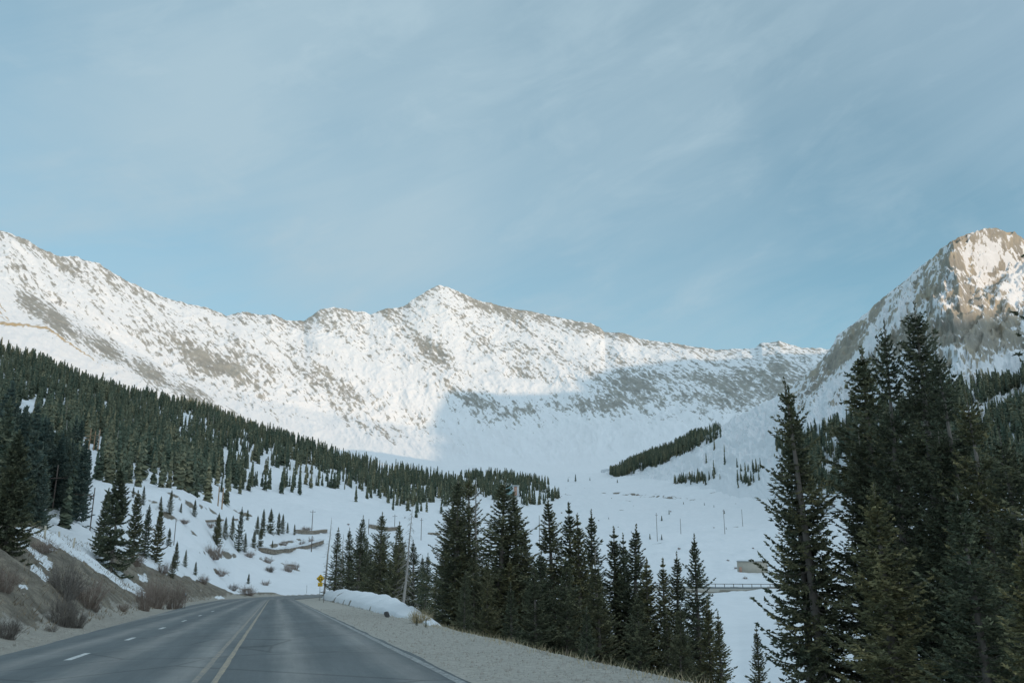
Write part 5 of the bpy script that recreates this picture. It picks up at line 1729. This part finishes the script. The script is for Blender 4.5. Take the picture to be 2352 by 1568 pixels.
def build_hut():
    P, d = hit(1182, 1152, 300, 1300)
    d = min(d, 700.0)
    c = at(1177, 1150, d); z0 = gz(c[0], c[1])
    k = d / F
    e = empty('hut', (c[0], c[1], z0), -math.atan2(c[0], c[1]))
    tag(e, 'small pale green metal hut with a rusty door, raised on a concrete foot', 'building')
    zb = at(1177, 1139, d)[2] - z0; zt = at(1177, 1115, d)[2] - z0
    zb = max(zb, 1.0)
    m = MB(); m.box((-7.5 * k, 4 * k, (zb + zt) / 2), (15.0 * k, 14 * k, zt - zb)); m.build('green_wall', M_green, e)
    m = MB(); m.box((7.5 * k, 4 * k - 0.03, (zb + zt) / 2), (14.6 * k, 14.2 * k, zt - zb)); m.build('front_wall', M_white_metal, e)
    m = MB(); m.box((7.0 * k, -3.3 * k, (zb + zt) / 2 - 0.6 * k), (6.6 * k, 0.6 * k, zt - zb - 4.0 * k)); m.build('door', M_rust, e)
    m = MB(); m.box((7.0 * k, -3.3 * k, zt - 2.0 * k), (7.6 * k, 0.7 * k, 1.0 * k)); m.build('lintel', M_black, e)
    m = MB(); m.box((0, 4 * k, zt + 0.5 * k), (31.5 * k, 16 * k, 1.0 * k)); m.build('roof', M_white_metal, e)
    m = MB(); m.box((0, 4 * k, zb / 2 - 0.6), (22 * k, 10 * k, zb + 1.15)); m.build('foundation', M_cement, e)


build_hut()


def guardrail():
    a0 = None
    arcs = np.arange(235, 330, 2.6)
    L = -5.3
    cx = np.interp(arcs, RA, RP[:, 0]); cy = np.interp(arcs, RA, RP[:, 1]); h = np.interp(arcs, RA, RH); z = np.interp(arcs, RA, RZ)
    X = cx + np.cos(h) * L; Y = cy - np.sin(h) * L
    e = empty('guardrail', (X[0], Y[0], z[0]))
    tag(e, 'long dark guardrail along the lower road in the snowy valley', 'guardrail')
    o = np.array([X[0], Y[0], z[0]])
    m = MB()
    p = np.stack([X, Y, z], 1) - o
    m.tube(p + np.array([0, 0, 0.85]), 0.09, 6)
    m.build('rail', M_dark_pole, e)
    pm = MB(); pm.box((0, 0, 0.3), (0.15, 0.15, 1.25)); first = pm.build('post', M_dark_pole, e)
    first.location = tuple(p[0])
    for q in p[1:]:
        c = first.copy(); COL.objects.link(c); c.parent = e; c.location = tuple(q)


guardrail()

# ------------------------------------------------------------------ stones, straw and sticks along the road
def rock_mesh(seed, pts=None):
    import bmesh
    rg = np.random.default_rng(seed)
    bm = bmesh.new()
    bmesh.ops.create_icosphere(bm, subdivisions=2, radius=1.0)
    nrm = rg.normal(size=(9, 3)); nrm /= np.linalg.norm(nrm, axis=1)[:, None]
    for v in bm.verts:
        p = np.array(v.co)
        for n_ in nrm:
            k = p @ n_
            if k > 0.62: p = p - n_ * (k - 0.62) * 0.9
        v.co = p * (1 + 0.06 * rg.normal())
    me = bpy.data.meshes.new('rock'); bm.to_mesh(me); bm.free()
    return me


RKS = [rock_mesh(500 + i) for i in range(4)]
RKP = []
for me in RKS:
    me.materials.append(M_stone)
    m2 = me.copy(); m2.materials.clear(); m2.materials.append(M_rock); RKP.append(m2)
P, d = hit(888, 1417, 20, 90)
o = link('rock', RKP[0], None, (P[0], P[1], P[2] + 0.12)); o.scale = (6 / F * d, 4 / F * d, 9.5 / F * d); o.rotation_euler = (0.2, -0.55, 0.3)
tag(o, 'dark pointed rock sticking out of the snow bank at the gravel edge', 'rock')
for (x, y, s, lab) in ((40, 1448, 7, 'palest boulder on the bank, in the dark brush by the road'), (84, 1412, 4, 'small stone above the gravel at the bottom of the bank'), (52, 1366, 4, 'small stone on the brown slope below the snow strip'), (130, 1487, 3, 'little stone in the gravel ditch'), (222, 1340, 4, 'small stone under the snow tongue'), (160, 1330, 4, 'stone half hidden by the largest willow'), (275, 1392, 3, 'little stone at the foot of the snow tongue'), (460, 1358, 4, 'stone at the end of the brown bank')):
    P, d = hit(x, y, 12, 200)
    r = s / F * d
    o = link('rock', RKS[int(x) % 4], None, (P[0], P[1], P[2] + r * 0.3)); o.scale = (r * 1.3, r, r * 0.8); o.rotation_euler = (0, 0, x)
    tag(o, lab, 'rock')


def straw():
    rg = np.random.default_rng(600)
    n = 5200
    s = np.concatenate([rg.uniform(7, 34, int(n * .8)), rg.uniform(34, 100, n - int(n * .8))])
    clump = gnoise(s / 1.1, s * 0, 601)
    k = rg.random(n) < sstep(-0.3, 0.45, clump) * 0.95 + 0.08
    s = s[k]; n = len(s)
    L = 5.75 + rg.normal(0.25, 0.28, n) + np.interp(s, [0, 60, 100], [0, 0.35, 0.5])
    cx = np.interp(s, RA, RP[:, 0]); cy = np.interp(s, RA, RP[:, 1]); h = np.interp(s, RA, RH)
    X = cx + np.cos(h) * L; Y = cy - np.sin(h) * L
    Z = ground_h(X, Y)
    hgt = rg.uniform(0.06, 0.24, n)
    a = rg.uniform(0, 6.28, n); w = rg.uniform(0.004, 0.009, n)
    B = np.stack([X, Y, Z - 0.03], 1)
    D = np.stack([rg.normal(0, .5, n) * hgt, rg.normal(0, .5, n) * hgt, hgt], 1)
    sd = np.stack([np.cos(a), np.sin(a), 0 * a], 1) * w[:, None]
    V = np.stack([B - sd, B + sd, B + D], 1).reshape(-1, 3)
    o = link('dry_grass', mesh('dry_grass', V, tris(len(V)), M_straw))
    tag(o, 'dry straw coloured grass along the lip of the gravel shoulder', 'grass', kind='stuff')
    # short dead grass of the cut bank
    n = 42000
    s = rg.uniform(8, 150, n); lo = rg.uniform(0.6, 15, n)
    L = -(toe(s) + lo)
    cx = np.interp(s, RA, RP[:, 0]); cy = np.interp(s, RA, RP[:, 1]); h = np.interp(s, RA, RH)
    X = cx + np.cos(h) * L; Y = cy - np.sin(h) * L
    cl = fbm(X / 2.5, Y / 2.5, 4, 605)
    lim = np.interp(s, [0, 30, 60, 95, 130, 160], [15, 13.5, 11.0, 8.5, 6, 3])
    k = (rg.random(n) < sstep(-0.25, 0.35, cl)) & (lo < lim)
    X, Y = X[k], Y[k]; n = len(X)
    Z = ground_h(X, Y)
    hgt = rg.uniform(0.10, 0.34, n); a = rg.uniform(0, 6.28, n); w = rg.uniform(0.012, 0.03, n)
    B = np.stack([X, Y, Z - 0.03], 1)
    D = np.stack([rg.normal(0.2, .6, n) * hgt, rg.normal(0, .6, n) * hgt, hgt], 1)
    sd = np.stack([np.cos(a), np.sin(a), 0 * a], 1) * w[:, None]
    V = np.stack([B - sd, B + sd, B + D], 1).reshape(-1, 3)
    o = link('dead_grass', mesh('dead_grass', V, tris(len(V)), M_dead))
    tag(o, 'short dead brown grass and weeds of the cut bank', 'grass', kind='stuff')


M_dead = plain('dead_grass_blades', (0.25, 0.20, 0.14), 0.9, 0.5, 0.6)
straw()


def gravel_stones():
    rg = np.random.default_rng(610)
    n = 14000
    s = 6 + 60 * rg.random(n) ** 1.8
    right = rg.random(n) < 0.7
    L = np.where(right, rg.uniform(3.1, 5.8, n), -(toe(s) + rg.uniform(-0.6, 0.9, n)))
    cx = np.interp(s, RA, RP[:, 0]); cy = np.interp(s, RA, RP[:, 1]); h = np.interp(s, RA, RH)
    X = cx + np.cos(h) * L; Y = cy - np.sin(h) * L; Z = ground_h(X, Y)
    r = rg.uniform(0.010, 0.028, n) * (1 + (rg.random(n) < 0.08) * 1.5)
    T = np.array([[1, 0, -.3], [-.5, .87, -.3], [-.5, -.87, -.3], [0, 0, .8]])
    V = np.stack([X, Y, Z], 1)[:, None, :] + T[None] * r[:, None, None] * rg.uniform(.7, 1.3, (n, 4, 1))
    f = np.array([[0, 2, 1], [0, 1, 3], [1, 2, 3], [2, 0, 3]])
    Fs = (f[None] + (np.arange(n) * 4)[:, None, None]).reshape(-1, 3)
    o = link('gravel', mesh('gravel', V.reshape(-1, 3), Fs, M_gravel))
    tag(o, 'loose grey gravel stones scattered along both road edges', 'gravel', kind='stuff')


M_gravel = plain('gravel_stones', (0.36, 0.34, 0.30), 0.9, 0.4, 8.0)
gravel_stones()
